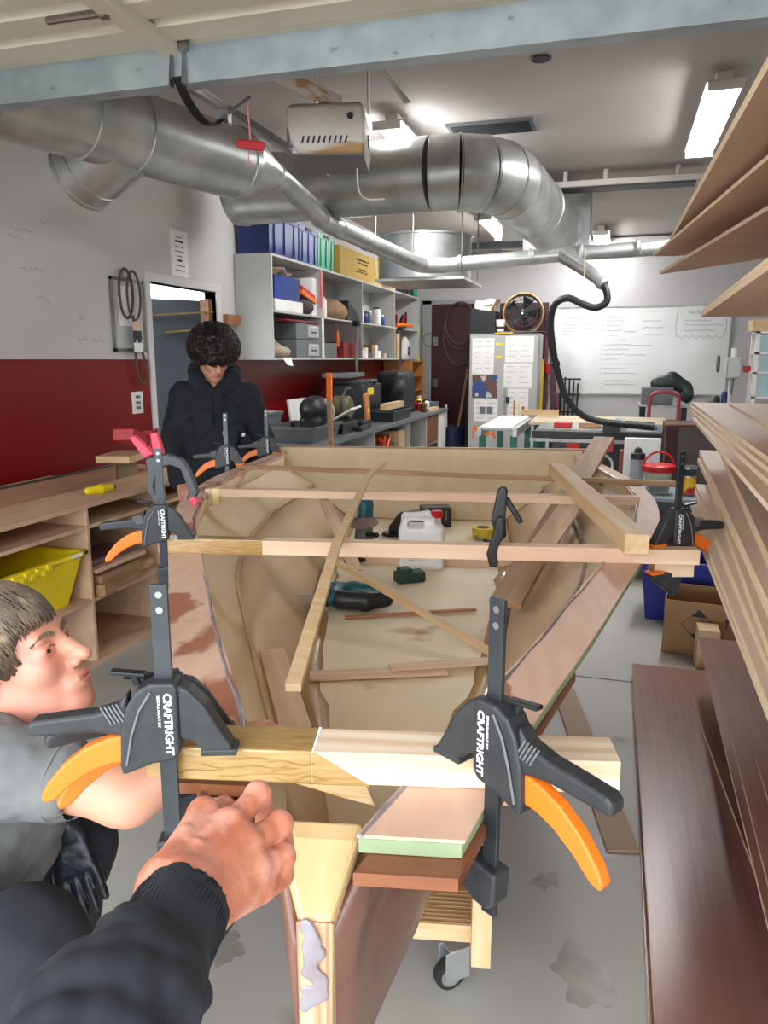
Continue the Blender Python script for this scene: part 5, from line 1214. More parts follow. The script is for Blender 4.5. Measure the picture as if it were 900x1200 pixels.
for k in range(3): MB().box(-1.34+k*.06, -1.31+k*.06, pz-.0012, pz, .72, .95-.04*k).build('drawing_block', [mat('draw_orange', '#d08a5a', rough=.6), M_ytape, M_redp][k], cab, world=True)
for k in range(2): MB().box(-1.80+k*.1, -1.72+k*.1, pz-.0012, pz, .76, .86).build('drawing_block', M_inkg, cab, world=True)
for x, z in ((-1.60, 1.70), (-1.60, 1.53)): MB().box(x, x+.09, pz, CY0-.0003, z-.015, z+.02).build('sticker', M_yellow, cab, world=True)
MB().box(-1.62, -1.38, CY0-.004, CY0+.3, CZ, CZ+.012).build('top_tape', M_yellow, cab, world=True)
lettering('graffiti_lettering', 'NA', .24, M_orange, Matrix.Translation((-1.74, pz, .50)) @ Matrix.Rotation(PI/2, 4, 'X'), cab, world=True, shear=.1, bold=.004)
# fan on the cabinet
fn = thing('drum_fan', 'round black drum fan with tan shroud on top of the steel cabinet', 'fan', (-1.3, 10.85, CZ))
FC = Vector((-1.27, 10.80, 2.10))
Mf = Matrix.Translation(FC) @ Matrix.Rotation(R(8), 4, 'Z') @ Matrix.Rotation(R(84), 4, 'X')
MB().lathe([(.255, -.10), (.275, -.09), (.275, .08), (.255, .10), (.255, -.10)], 36, Mf, caps=False).build('shroud', mat('tan_shroud', '#a98a58', '#98794a', 5, rough=.5), fn, world=True, smooth=True)
gr = MB()
for r_ in (.06, .12, .18, .245): gr.tube([Mf @ Vector((r_*math.cos(a), r_*math.sin(a), .105)) for a in np.linspace(0, 2*PI, 33)[:-1]], .004, 6, closed=True)
for k in range(20): a = 2*PI*k/20; gr.tube([Mf @ Vector((.05*math.cos(a), .05*math.sin(a), .105)), Mf @ Vector((.25*math.cos(a+.3), .25*math.sin(a+.3), .105))], .003, 5)
g_ = gr.build('grille', M_black, fn, world=True); g_['kind'] = 'stuff'
for k in range(5):
    a = 2*PI*k/5; MB().loft([[Mf @ Vector((.03*math.cos(a+.3*q)+s*.0, .03*math.sin(a+.3*q), z)) for q, s, z in ((-1, 0, -.03), (1, 0, .03), (1, 0, .034), (-1, 0, -.026))], [Mf @ Vector((.235*math.cos(a+.35*q), .235*math.sin(a+.35*q), z)) for q, z in ((-1, -.04), (1, .04), (1, .044), (-1, -.036))]]).build('blade', M_black, fn, world=True)
MB().lathe([(.05, -.06), (.05, .1), (.03, .11)], 20, Mf).build('hub', M_black, fn, world=True, smooth=True)
MB().box(FC.x-.015, FC.x+.015, FC.y-.125, FC.y-.119, FC.z-.01, FC.z+.012).build('badge', M_whitep, fn, world=True)
for s in (-1, 1): MB().tube([FC+Vector((s*.29, .0, .0)), FC+Vector((s*.31, -.02, -.24)), FC+Vector((s*.31, -.18, -.245))], .012, 8).build('stand_leg', M_blackm, fn, world=True)
MB().tube([FC+Vector((-.31, -.18, -.245)), FC+Vector((.31, -.18, -.245))], .012, 8).build('stand_bar', M_blackm, fn, world=True)
bx_ = thing('black_crate', 'black crate full of white paper on the steel cabinet', 'crate', (-1.78, 10.85, CZ))
MB().box(-1.97, -1.62, 10.65, 11.05, CZ+.001, CZ+.30).build('crate', M_black, bx_, world=True, bevel=.008)
S_ = SDF(.015, .04); S_.rbox((-1.80, 10.82, CZ+.36), (.14, .12, .06), .02, (0, R(10), R(12))).rbox((-1.76, 10.78, CZ+.41), (.10, .1, .04), .015, (0, R(-12), R(-8))); S_.build('papers', M_paper, bx_, world=True)
MB().cbox((-1.64, 10.72, CZ+.38), (.01, .25, .16), (0, R(30), 0)).build('card_flap', M_card, bx_, world=True)
cp = thing('paper_cup', 'white paper cup with dark print on the steel cabinet', 'cup', (-1.555, 10.67, CZ+.012))
MB().lathe([(.045, 0), (.065, .17), (.06, .17), (.04, .01)], 18).build('cup', M_paper, cp, smooth=True); MB().lathe([(.052, .05), (.056, .08)], 18, caps=False).build('print_band', M_ink, cp)
# timber lengths leaning in the corner by the cabinet
gt_ = 'timber lengths leaning beside the steel cabinet'
for k, (x0, x1, m, lb_, zt) in enumerate(((-.97, -1.0, mat('dk_red_wood', '#5a2326', '#4c1c1f', 3), 'dark red board leaning closest to the cabinet', 1.80), (-.80, -.95, mat('plum', '#4b2a33', rough=.5), 'plum coloured board leaning by the cabinet', 1.84), (-.86, -.90, M_black, 'black length leaning by the cabinet', 1.45), (-.70, -.97, mat('maroon2', '#6b2f3a', '#5a2630', 3), 'long maroon board leaning against the whiteboard', 1.86), (-.92, -.93, M_steel, 'pale metal tube leaning by the cabinet', 1.2))):
    plank('leaning_length', (x0, 11.05+.04*k, .01), (x1, 11.50, zt), .05, .025, m, lb_, 'timber', gt_)
tag(MB().lathe([(.035, 0), (.045, .12), (.03, .15)], 14, Matrix.Translation((-.975, 11.33, 1.30))).build('plastic_cover', M_redp, smooth=True), 'red plastic cover over one of the leaning lengths', 'cover')
tag(plank('spirit_level', (-1.0095, 10.95, .75), (-1.0095, 10.98, 1.50), .05, .02, M_yellow), 'yellow spirit level hanging on the cabinet side', 'level')
rc_ = thing('wire_rack', 'small black wire rack of clamps under the whiteboard', 'rack', (-.68, 11.5, .9))
for k in range(5): MB().tube([(-.78+k*.06, 11.52, .6), (-.78+k*.06, 11.50, 1.28-.03*k)], .012, 6).build('upright', M_blackm, rc_, world=True)
for z in (.75, 1.0, 1.22): MB().tube([(-.80, 11.50, z), (-.50, 11.50, z)], .012, 6).build('cross_wire', M_blackm, rc_, world=True)
# hose coil on the maroon door, broom bucket
hc = thing('cable_coil', 'dark cable coil hanging on the maroon door', 'cable', (-2.25, 11.5, 1.9))
for k, (rx, rz_, cz) in enumerate(((.24, .34, 1.98), (.26, .46, 1.86), (.22, .30, 2.02))):
    MB().tube([(-2.27+rx*math.cos(a), 11.52-.012*k, cz+rz_*math.sin(a)) for a in np.linspace(0, 2*PI, 33)[:-1]], .014, 8, closed=True).build('loop', mat('cable_brown', '#3b2a24', rough=.6), hc, world=True, smooth=True)
MB().tube([(-2.27, 11.57, 2.28), (-2.27, 11.49, 2.30)], .015, 8).build('hook', M_steel, hc, world=True)
bkt = thing('waste_bin', 'dark navy tall bin with handles sticking out by the maroon door', 'bin', (-2.28, 11.0, 0))
MB().lathe([(.15, 0), (.19, .55), (.182, .55), (.145, .01)], 24).build('bin', mat('navy', '#22264a', '#1b1f40', 5, rough=.4), bkt, smooth=True)
plank('broom_handle', (-2.25, 11.0, .05), (-2.10, 11.25, 1.35), .025, .025, M_plank, 'wooden broom handle standing in the navy bin', 'broom')
plank('white_pole', (-2.34, 11.0, .05), (-2.38, 11.1, .85), .03, .03, M_whitep, 'short white pole standing in the navy bin', 'pole')
plank('grey_board', (-2.0, 11.28, 0), (-2.0, 11.40, 1.5), .04, .25, M_dgrey, 'dark grey board leaning behind the steel cabinet', 'board', up=(1, 0, 0))

# table saw -------------------------------------------------------------------
ts = thing('table_saw', 'large table saw with pale outfeed table and black front rail', 'table saw', (-.2, 8.0, 0))
MB().box(-.70, .55, 7.25, 8.0, .84, .87).build('cast_table', M_steel, ts, world=True, bevel=.004)
MB().box(-.72, .95, 7.12, 7.18, .80, .86).build('front_rail', M_black, ts, world=True, bevel=.004)
MB().box(-.74, .97, 7.10, 7.12, .765, .795).build('scale_rail', M_steel, ts, world=True)
MB().box(-.55, .30, 7.28, 7.9, .12, .84).build('cabinet', M_dgrey, ts, world=True, bevel=.01)
MB().box(-.52, .27, 7.3, 7.88, 0, .12).build('plinth', M_black, ts, world=True)
MB().box(-.85, .52, 8.01, 9.0, .84, .872).build('outfeed_table', mat('outfeed', '#d9c9a8', '#cfbd9a', 2, rough=.5), ts, world=True, bevel=.003)
for x in (-.78, .44):
    for y in (8.2, 8.9): MB().box(x-.03, x+.03, y-.03, y+.03, 0, .84).build('leg', mat('green_steel', '#2f6b5c', rough=.5), ts, world=True)
MB().box(.0, .10, 7.05, 8.0, .872, .93).build('rip_fence', M_steel, ts, world=True, bevel=.003); MB().box(-.10, .05, 7.02, 7.22, .86, .97).build('fence_head', M_black, ts, world=True, bevel=.006)
MB().box(-.05, .0, 7.0, 7.05, .70, .80).build('fence_lever', M_redp, ts, world=True, bevel=.006)
MB().box(-.42, -.30, 7.262, 7.28, .62, .74).build('stop_button', M_redp, ts, world=True, bevel=.004); MB().box(-.28, -.20, 7.262, 7.28, .62, .72).build('start_switch', M_black, ts, world=True)
MB().tube([(-.10+.1*math.cos(a), 7.22, .55+.1*math.sin(a)) for a in np.linspace(0, 2*PI, 25)[:-1]], .012, 8, closed=True).build('hand_wheel', M_whitep, ts, world=True, smooth=True)
for k, (x, l, m, lb_) in enumerate(((-.55, .16, M_redp, 'red glove lying on the saw table'), (-.32, .2, M_plank, 'small brown block on the saw table'), (.25, .12, M_blue, 'blue sandpaper block on the saw table'), (.45, .3, M_whitep, 'white paper tray on the saw table'))):
    bxo('saw_item', lb_, 'item', x, x+l, 7.4, 7.6, .8705, .915 if k < 2 else .895, m, group='small things on the saw table')
rt = thing('roller_table', 'roller conveyor table with green legs beside the table saw', 'roller table', (-1.0, 8.0, 0))
for x in (-1.24, -.90): MB().box(x-.02, x+.02, 7.3, 8.7, .78, .86).build('side_rail', M_galv, rt, world=True)
for k in range(9): MB().tube([(-1.22, 7.38+k*.155, .855), (-.92, 7.38+k*.155, .855)], .03, 14).build('roller', mat('roller_white', '#d7d8d5', rough=.35, metal=.3), rt, world=True, smooth=True)
for x in (-1.22, -.92):
    for y in (7.4, 8.6): MB().box(x-.03, x+.03, y-.03, y+.03, 0, .78).build('leg', MATS['green_steel'], rt, world=True)
plank('white_length', (-1.0, 8.72, .92), (-.6, 8.74, .92), .06, .06, M_pine, 'pale timber length at the end of the roller table', 'timber')
# bench with bucket and tin
sb_ = thing('side_bench', 'low blue grey bench with black legs holding the red lidded bucket', 'bench', (.4, 5.6, 0))
MB().box(.02, .95, 5.42, 5.95, .555, .58).build('top', mat('bluegrey_top', '#8d99a3', '#818d97', 4, rough=.4), sb_, world=True, bevel=.003)
MB().box(.02, .95, 5.42, 5.45, .50, .555).build('front_rail', M_black, sb_, world=True)
for x in (.05, .90):
    for y in (5.45, 5.92): MB().box(x-.025, x+.025, y-.025, y+.025, 0, .555).build('leg', M_blackm, sb_, world=True)
MB().box(.05, .90, 5.45, 5.92, .18, .20).build('lower_shelf', M_dgrey, sb_, world=True)
bk_ = thing('paint_bucket', 'clear bucket with red lid and red handle on the side bench', 'bucket', (.31, 5.62, .5805))
MB().lathe([(.075, 0), (.092, .16), (.088, .16), (.072, .004)], 28).build('tub', mat('clear_tub', '#b7b8a8', '#8fa07a', 6, rough=.25), bk_, smooth=True)
MB().box(-.06, .06, -.086, -.078, .02, .10).build('label', M_grey, bk_)
MB().lathe([(.11, .155), (.112, .165), (.112, .195), (.10, .205), (.0, .205)], 28).build('lid', M_redp, bk_, smooth=True)
MB().tube(arc((0, 0, .19), .10, 0, 180, 16, 'xz'), .007, 8).build('handle', M_redp, bk_, smooth=True)
sp_ = thing('shaker_bottle', 'clear bottle with black cap beside the red lidded bucket', 'bottle', (.17, 5.72, .5805))
MB().lathe([(.045, 0), (.048, .05), (.048, .22), (.03, .235)], 20).build('bottle', mat('clear_grey', '#9fa6ab', rough=.15), sp_, smooth=True)
MB().lathe([(.05, .225), (.05, .265), (.03, .27), (.022, .30), (.0, .31)], 20).build('cap', M_black, sp_, smooth=True)
tn = thing('food_tin', 'printed yellow and red tin standing on the side bench', 'tin', (.50, 5.60, .5805))
MB().lathe([(.055, 0), (.057, .004), (.057, .20), (.055, .204)], 24).build('can', M_steel, tn, smooth=True)
MB().lathe([(.0576, .015), (.0576, .13)], 24, caps=False).build('printed_wrap', mat('tin_print', '#e9b81e', '#b8231c', 9, rough=.35, lo=.5, hi=.53), tn, smooth=True)
MB().lathe([(.0576, .14), (.0576, .185)], 24, caps=False).build('dark_band', M_ink, tn, smooth=True)
tag(MB().box(.02, .20, 5.44, 5.60, .5805, .61).build('grey_pad', M_dgrey, bevel=.004), 'flat dark grey block on the side bench', 'block')
wpn = tag(MB().box(.08, .355, 6.3, 6.32, .45, .90).build('white_board', M_whitep, bevel=.02), 'white rounded board hanging behind the bottle', 'board')
bc = thing('brown_cabinet', 'dark brown metal drum-fronted cabinet with a small sticker', 'cabinet', (.65, 6.2, 0))
MB().loft([[(x, y, z) for x, y in ((.37, 6.1), (.45, 6.0), (.95, 6.0), (1.0, 6.1), (1.0, 6.6), (.37, 6.6))] for z in (.0, 1.02)]).build('body', mat('brown_metal', '#3a211c', '#301a16', 4, rough=.4), bc, world=True, bevel=.004)
MB().tube([(.36, 6.1, 1.02), (.45, 5.99, 1.03), (.96, 5.99, 1.03), (1.01, 6.1, 1.02)], .012, 8).build('top_edge', M_dkwood, bc, world=True)
stk = MB().box(.645, .745, 5.994, 5.9995, .93, .975).build('sticker', M_paper, bc, world=True, bevel=.002)
lettering('sticker_lettering', '16x21', .03, M_ink, Matrix.Translation((.695, 5.9935, .952)) @ Matrix.Rotation(PI/2, 4, 'X'), stk, world=True)
tag(MB().box(.05, .36, 6.45, 6.55, .60, .78).build('rust_box', mat('rust', '#7a4a30', '#6a3d26', 4), bevel=.005), 'rusty brown box behind the white board', 'box')
# bits under side bench
tag(MB().cbox((.45, 5.65, .30), (.35, .25, .18)).build('machine_part', M_grey, bevel=.03), 'grey machine part on the shelf of the side bench', 'machine')
# machine stand at the back wall with hand truck
mt_ = thing('planer_machine', 'grey planer machine on a stand under the whiteboard', 'machine', (.55, 9.6, 0))
MB().box(.25, .80, 9.4, 9.9, .96, .985).build('table', M_steel, mt_, world=True, bevel=.003)
MB().box(.28, .62, 9.42, 9.8, .99, 1.18).build('housing', M_grey, mt_, world=True, bevel=.01)
S_ = SDF(.015, .05); S_.chain([(.45, 9.6, 1.22), (.6, 9.6, 1.26), (.75, 9.6, 1.18)], [.08, .09, .08]).ell((.78, 9.55, 1.10), (.07, .09, .10)); S_.build('motor', mat('dk_green', '#2c3a36', '#24302d', 6, rough=.5), mt_, world=True)
MB().lathe([(.05, 0), (.05, .05), (.02, .06)], 16, Matrix.Translation((.72, 9.40, 1.08)) @ Matrix.Rotation(PI/2, 4, 'X')).build('knob', M_black, mt_, world=True, smooth=True)
for x in (.30, .75): MB().box(x-.03, x+.03, 9.45, 9.85, 0, .96).build('leg', M_blackm, mt_, world=True)
MB().box(.30, .75, 9.45, 9.85, .75, .78).build('tray', M_black, mt_, world=True)
ht = thing('hand_truck', 'red tubular hand truck standing in front of the planer', 'hand truck', (.5, 9.2, 0))
MB().tube(smoothpath([(.36, 9.2, .1), (.36, 9.2, 1.0), (.38, 9.2, 1.10), (.45, 9.2, 1.14), (.58, 9.2, 1.14), (.65, 9.2, 1.10), (.67, 9.2, 1.0), (.67, 9.2, .1)], 5), .02, 10).build('frame', mat('truck_red', '#a83a44', '#97323b', 4, rough=.45), ht, world=True, smooth=True)
for z in (.45, .82): MB().tube([(.36, 9.2, z), (.67, 9.2, z)], .018, 8).build('cross_bar', MATS['truck_red'], ht, world=True)
MB().tube([(.52, 9.2, .1), (.52, 9.2, .82)], .015, 8).build('centre_bar', MATS['truck_red'], ht, world=True)
MB().box(.34, .69, 9.04, 9.2, .0, .012).build('toe_plate', MATS['truck_red'], ht, world=True)
for x in (.31, .72): MB().lathe([(.10, -.03), (.12, -.02), (.12, .02), (.10, .03)], 20, Matrix.Translation((x, 9.28, .12)) @ Matrix.Rotation(PI/2, 4, 'Y')).build('wheel', M_rubber, ht, world=True, smooth=True)
# drill press / mortiser and instrument tower at the right
dp = thing('drill_press', 'white and grey bench drill press beside the whiteboard', 'drill press', (1.2, 9.3, 0))
MB().box(.98, 1.32, 9.05, 9.6, .88, .92).build('stand_top', M_grey, dp, world=True); MB().box(1.0, 1.31, 9.1, 9.55, 0, .88).build('stand', M_dgrey, dp, world=True)
MB().box(1.08, 1.30, 9.15, 9.45, .92, .97).build('base', M_grey, dp, world=True, bevel=.01)
MB().tube([(1.21, 9.35, .95), (1.21, 9.35, 1.62)], .03, 14).build('column', M_whitep, dp, world=True, smooth=True)
MB().box(1.13, 1.27, 9.15, 9.4, 1.30, 1.52).build('head', mat('pale_machine', '#c7cac8', rough=.4), dp, world=True, bevel=.02)
MB().tube([(1.19, 9.18, 1.30), (1.19, 9.18, 1.12)], [.03, .012], 12).build('chuck', M_steel, dp, world=True)
MB().lathe([(.09, -.01), (.09, .01)], 20, Matrix.Translation((1.04, 9.2, 1.45)) @ Matrix.Rotation(PI/2, 4, 'Y')).build('hand_wheel', M_dgrey, dp, world=True)
MB().box(1.09, 1.15, 9.08, 9.14, .97, 1.16).build('blue_bottle', M_blue, dp, world=True, bevel=.02)
MB().box(1.29, 1.36, 9.12, 9.2, 1.36, 1.43).build('red_switch', M_redp, dp, world=True, bevel=.01)
S_ = SDF(.015, .03); S_.ell((1.02, 9.15, 1.02), (.06, .08, .1), (0, R(20), 0)); S_.build('vice', M_dgrey, dp, world=True)
tw_ = thing('glass_case', 'white framed glass sided cabinet of small drawers by the right wall', 'cabinet', (1.7, 9.0, 0))
for x in (1.36, 2.0):
    for y in (8.85, 9.15): MB().box(x-.02, x+.02, y-.02, y+.02, 0, 1.78).build('post', M_whitep, tw_, world=True)
for z in (.95, 1.10, 1.35, 1.55, 1.76): MB().box(1.34, 2.02, 8.83, 9.17, z, z+.02).build('shelf', M_whitep, tw_, world=True)
for z0, z1 in ((1.12, 1.34), (1.37, 1.54), (1.57, 1.75)): MB().box(1.38, 1.98, 8.86, 8.866, z0, z1).build('pane', mat('pale_glass', '#b7cfd2', '#a5bfc3', 3, rough=.1, spec=.7), tw_, world=True)
bxo('pallet_box', 'small wooden slatted box on top of the glass sided cabinet', 'box', 1.30, 1.75, 8.85, 9.15, 1.7805, 1.90, M_pine)
bxo('dark_bracket', 'dark brown box under the slatted box by the glass cabinet', 'box', 1.14, 1.32, 8.9, 9.1, 1.62, 1.86, M_dkwood) if 0 else None
# ================================================================== people
M_skin = mat('skin_fair', '#d39b80', '#c78d73', 7, rough=.5, c3='#d98878', s3=9, lo3=.5, hi3=.72)
M_skin2 = mat('skin_warm', '#cf9a7c', '#c28d70', 7, rough=.5)
M_skin3 = mat('skin_ruddy', '#cb8468', '#b86b52', 16, rough=.42, bump=.25, bscale=60, c3='#dc9c86', s3=24, lo3=.48, hi3=.66)
M_lip = mat('lips', '#bf6a62', rough=.4)
M_lip2 = mat('lips_warm', '#b3655a', rough=.4)
M_hairb = mat('hair_brown', '#6b5a48', '#4c3f33', 30, rough=.42, c3='#9a8668', s3=22, lo3=.55, hi3=.7)
M_hairk = mat('hair_dark', '#130d0b', '#221713', 20, rough=.45)
M_tee = mat('grey_tee', '#6f706f', '#646565', 12, rough=.9, bump=.5, bscale=9)
M_hood = mat('navy_black_fleece', '#17191f', '#1d2028', 10, rough=.9, bump=.2, bscale=12)
M_trs = mat('black_trousers', '#16181e', '#1c1f27', 8, rough=.85, bump=.2, bscale=12)
M_glv = mat('nitrile_glove', '#14181f', '#1b2029', 20, rough=.35, bump=.25, bscale=40)
M_eye = mat('eye_white', '#e8e2dc', rough=.2)
M_iris = mat('iris', '#3a2a20', rough=.2)

def wrinkle(o, size, strength, depth=2):
    t = bpy.data.textures.new('folds', 'CLOUDS'); t.noise_scale = size; t.noise_depth = depth
    m = o.modifiers.new('folds', 'DISPLACE'); m.texture = t; m.strength = strength; m.mid_level = .5; m.texture_coords = 'LOCAL'
    return o
class Xf:
    def __init__(s, S, M): s.S, s.M = S, M; s.R3 = np.array(M.to_3x3())
    def p(s, v): return tuple(s.M @ Vector(v))
    def ell(s, c, rad, rot=(0, 0, 0), **k): s.S.ell(s.p(c), rad, s.R3 @ np.array(Euler(rot).to_matrix()), **k); return s
    def cone(s, a, b, r1, r2=None, **k): s.S.cone(s.p(a), s.p(b), r1, r2, **k); return s
    def chain(s, pts, rs, **k): s.S.chain([s.p(q) for q in pts], rs, **k); return s

def add_head(S, M, lipmat=1):
    """head in a frame with x forward, y left, z up, origin between the ears"""
    X = Xf(S, M)
    X.ell((-.015, 0, .032), (.097, .074, .086), k=.02)
    X.ell((.028, 0, -.03), (.061, .055, .084), k=.025)
    for s in (-1, 1):
        X.cone((-.008, s*.047, -.050), (.060, s*.014, -.100), .019, .017, k=.025)
        X.ell((.056, s*.038, -.026), (.024, .020, .022), k=.018)
    X.ell((.070, 0, -.100), (.020, .022, .018), k=.02)
    X.cone((.074, -.034, .016), (.074, .034, .016), .013, .013, k=.016)
    for s in (-1, 1): X.ell((.092, s*.031, -.004), (.014, .017, .010), op='s', k=.010)
    for s in (-1, 1): X.ell((.0725, s*.031, -.004), (.0165, .0185, .0125), k=.003); X.ell((.090, s*.031, -.0055), (.0085, .0140, .0058), op='s', k=.002)
    X.chain([(.084, 0, .010), (.098, 0, -.018), (.112, 0, -.036)], [.0085, .0095, .0115], k=.012)
    for s in (-1, 1): X.ell((.099, s*.0125, -.040), (.011, .0075, .0085), k=.006)
    for s in (-1, 1): X.ell((.106, s*.0065, -.0475), (.005, .0035, .004), op='s', k=.003)
    X.ell((.080, 0, -.070), (.018, .028, .020), k=.014)
    X.ell((.093, 0, -.0655), (.009, .021, .0052), k=.004, mat=lipmat)
    X.ell((.091, 0, -.0755), (.009, .018, .0060), k=.004, mat=lipmat)
    X.ell((.102, 0, -.0705), (.008, .020, .0012), op='s', k=.002)
    for s in (-1, 1):
        X.ell((-.014, s*.076, -.010), (.019, .008, .031), (0, R(12), s*R(-18)), k=.006)
        X.ell((-.008, s*.083, -.006), (.010, .005, .018), (0, R(12), s*R(-18)), op='s', k=.005)
    X.cone((-.034, 0, -.050), (-.055, 0, -.150), .050, .056, k=.025)

def eye_parts(M, parent, brow):
    for s in (-1, 1):
        e = MB().lathe([(.0001, -.0118), (.006, -.0102), (.0105, -.0055), (.0118, 0), (.0105, .0055), (.006, .0102), (.0001, .0118)], 16, caps=False).build('eye', M_eye, parent, world=True, smooth=True, M=M @ Matrix.Translation((.0715, s*.031, -.0055)))
        MB().lathe([(.0001, .0), (.0052, 0), (.0048, .0012), (.0001, .0016)], 14, Matrix.Translation((.0108, -.001, 0)) @ Matrix.Rotation(PI/2, 4, 'Y'), caps=False).build('iris', M_iris, e, smooth=True)
        pts = [M @ Vector(q) for q in smoothpath([(.091, s*.013, .012), (.091, s*.026, .0185), (.083, s*.040, .0185), (.070, s*.050, .012)], 4)]
        lp_ = [M @ Vector(q) for q in smoothpath([(.0865, s*.0175, -.003), (.0868, s*.028, .0010), (.0835, s*.038, .0), (.077, s*.0455, -.004)], 4)]
        MB().tube(lp_, .0011, 5).build('upper_lid', brow, parent, world=True, smooth=True)
        n = len(pts); MB().tube(pts, [.0022+.0018*math.sin(PI*min(1, (i+1)/n*1.1)) for i in range(n)], 6).build('eyebrow', brow, parent, world=True, smooth=True)

def add_hand(S, wrist, d, nrm, side, size=1.0, curl=.5, mat_=0):
    """hand from wrist along d; nrm points out of the back of the hand; side +1 left, -1 right"""
    d = Vector(d).normalized(); nrm = Vector(nrm); nrm = (nrm-d*nrm.dot(d)).normalized(); ac = d.cross(nrm).normalized()*side
    w_ = Vector(wrist); z = size
    def P(a, b, c): return tuple(w_+d*a*z+ac*b*z+nrm*c*z)
    for b in (-.026, -.009, .009, .026): S.cone(P(.0, b*.7, 0), P(.085, b, 0), .015*z, .0115*z, k=.012, mat=mat_)
    for b, l in ((-.029, .058), (-.0095, .072), (.0095, .078), (.029, .068)):
        a = P(.085, b, 0); c1_ = curl
        m_ = P(.085+l*.5*math.cos(c1_*.6), b*1.05, -l*.5*math.sin(c1_*.6)); t = P(.085+l*.5*math.cos(c1_*.6)+l*.5*math.cos(c1_*1.6), b*1.05, -l*.5*math.sin(c1_*.6)-l*.5*math.sin(c1_*1.6))
        S.cone(a, m_, .0100*z, .0090*z, k=.004, mat=mat_).cone(m_, t, .0090*z, .0075*z, k=.004, mat=mat_)
    S.cone(P(.02, .026, -.004), P(.058, .050, -.014), .014*z, .011*z, k=.010, mat=mat_).cone(P(.058, .050, -.014), P(.092, .056, -.024), .0105*z, .0085*z, k=.004, mat=mat_)

# ---------------------------------------------------------------- squatting person
RT = Vector((.9579, .2871, 0)); FH = Vector((-.2871, .9579, 0)); UP = Vector((0, 0, 1))
HC = Vector((-0.8831, 0.9170, 1.0397))
fx = (RT*math.cos(R(24))+UP*math.sin(R(24))-FH*.04).normalized(); fy = (FH-fx*FH.dot(fx)).normalized(); fz = fx.cross(fy)
MH = Matrix((fx, fy, fz)).transposed().to_4x4(); MH.translation = HC
KN = Vector((-0.7103, 0.7122, 0.7264)); KF = Vector((-0.8830, 1.0094, 0.6641)); HN = Vector((-0.9745, 0.6973, 0.6261)); HF = Vector((-1.1521, 0.8964, 0.5085))
AN = KN+Vector((-.20, .02, 0)); AN.z = .09; AF = KF+Vector((-.14, .03, 0)); AF.z = .09
SN = Vector((-0.8628, 0.8235, 0.9188)); SF = Vector((-0.9854, 1.0340, 0.8278)); NB = Vector((-0.9335, 0.9280, 0.9088)); EN = Vector((-0.6302, 0.8458, 0.8954)); WN = Vector((-0.5564, 0.8859, 0.9306))
EF = Vector((-1.0182, 1.0568, 0.6777)); WF = Vector((-0.8511, 0.9683, 0.7279)); CH = Vector((-0.9844, 0.8953, 0.7736)); PV = (HN+HF)/2
S = SDF(.005, .02)
S.chain([SN, SF], [.055, .055]).chain([NB, CH, PV], [.07, .12, .12], k=.06)
S.chain([SN, EN], [.050, .041]).chain([EN, WN], [.041, .029]).ell(EN+Vector((-.015, 0, -.008)), (.040, .036, .034))
S.chain([SF, EF, WF], [.048, .04, .027])
S.chain([HN, KN, AN], [.08, .06, .04]).chain([HF, KF, AF], [.08, .06, .04])
add_hand(S, WN, Vector((.7, .5, .25)), (-.2, -.3, 1), -1, curl=.5)
Sh = SDF(.0025, .012); add_head(Sh, MH); Sh.cone(MH @ Vector((-.04, 0, -.10)), NB, .057, .07, k=.03)
kb = S.build('person', [M_skin, M_lip], extra=[Sh])
tag(kb, 'young person with short brown hair squatting beside the bow in grey T-shirt', 'person')
eye_parts(MH, kb, M_hairb)
# T-shirt
S = SDF(.005, .03)
S.chain([SN, SF], [.066, .064]).chain([NB, CH, PV], [.072, .15, .145], k=.05)
S.chain([SN, SN.lerp(EN, .30), SN.lerp(EN, .56)], [.070, .064, .060]); S.chain([SF, SF.lerp(EF, .6)], [.066, .060])
S.cone(SN.lerp(EN, .56), SN.lerp(EN, .80), .049, .049, op='s', k=.004)
S.cone(NB+Vector((.01, 0, .03)), HC+Vector((-.03, 0, -.06)), .064, .06, op='s', k=.01)
random.seed(6)
for k in range(10):
    a = CH+Vector((random.uniform(-.1, .12), -.13+random.uniform(-.02, .02), random.uniform(-.14, .12))); S.cone(a, a+Vector((random.uniform(.05, .12), 0, random.uniform(-.1, .02))), .008, .004, k=.03)
ts_ = wrinkle(S.build('t_shirt', M_tee, kb, world=True), .07, .022)
MB().tube([NB+(RT*math.cos(a)*.072+FH*math.sin(a)*.072+UP*(.042-.018*math.cos(a))) for a in np.linspace(0, 2*PI, 25)[:-1]], .010, 8, closed=True).build('collar', M_tee, ts_, world=True, smooth=True)
he = SN.lerp(EN, .565); dE = (EN-SN).normalized(); u1 = dE.cross(UP).normalized(); u2 = u1.cross(dE)
MB().tube([he+(u1*math.cos(a)+u2*math.sin(a))*.0585 for a in np.linspace(0, 2*PI, 29)[:-1]], .0035, 6, closed=True).build('sleeve_hem', M_tee, ts_, world=True, smooth=True)
S = SDF(.006, .03)
S.chain([HN, KN, AN+Vector((0, 0, .03))], [.105, .076, .055]).chain([HF, KF, AF+Vector((0, 0, .03))], [.105, .074, .055]).cone(HN, HF, .13, .13).cone(PV, PV+(CH-PV)*.25, .14, .135)
for k in range(4): S.cone(KN+Vector((-.10-.02*k, -.06, -.05-.03*k)), KN+Vector((-.02, -.075, -.065-.02*k)), .008, .005, k=.02)
wrinkle(S.build('trousers', M_trs, kb, world=True), .09, .018)
for a in (AN, AF):
    S = SDF(.006, .02); S.chain([a+Vector((-.05, 0, -.045)), a+Vector((.06, 0, -.05)), a+Vector((.15, .03, -.055))], [.045, .045, .034]); S.rbox(a+Vector((.05, .01, -.08)), (.13, .045, .012), .01)
    S.build('shoe', M_black, kb, world=True)
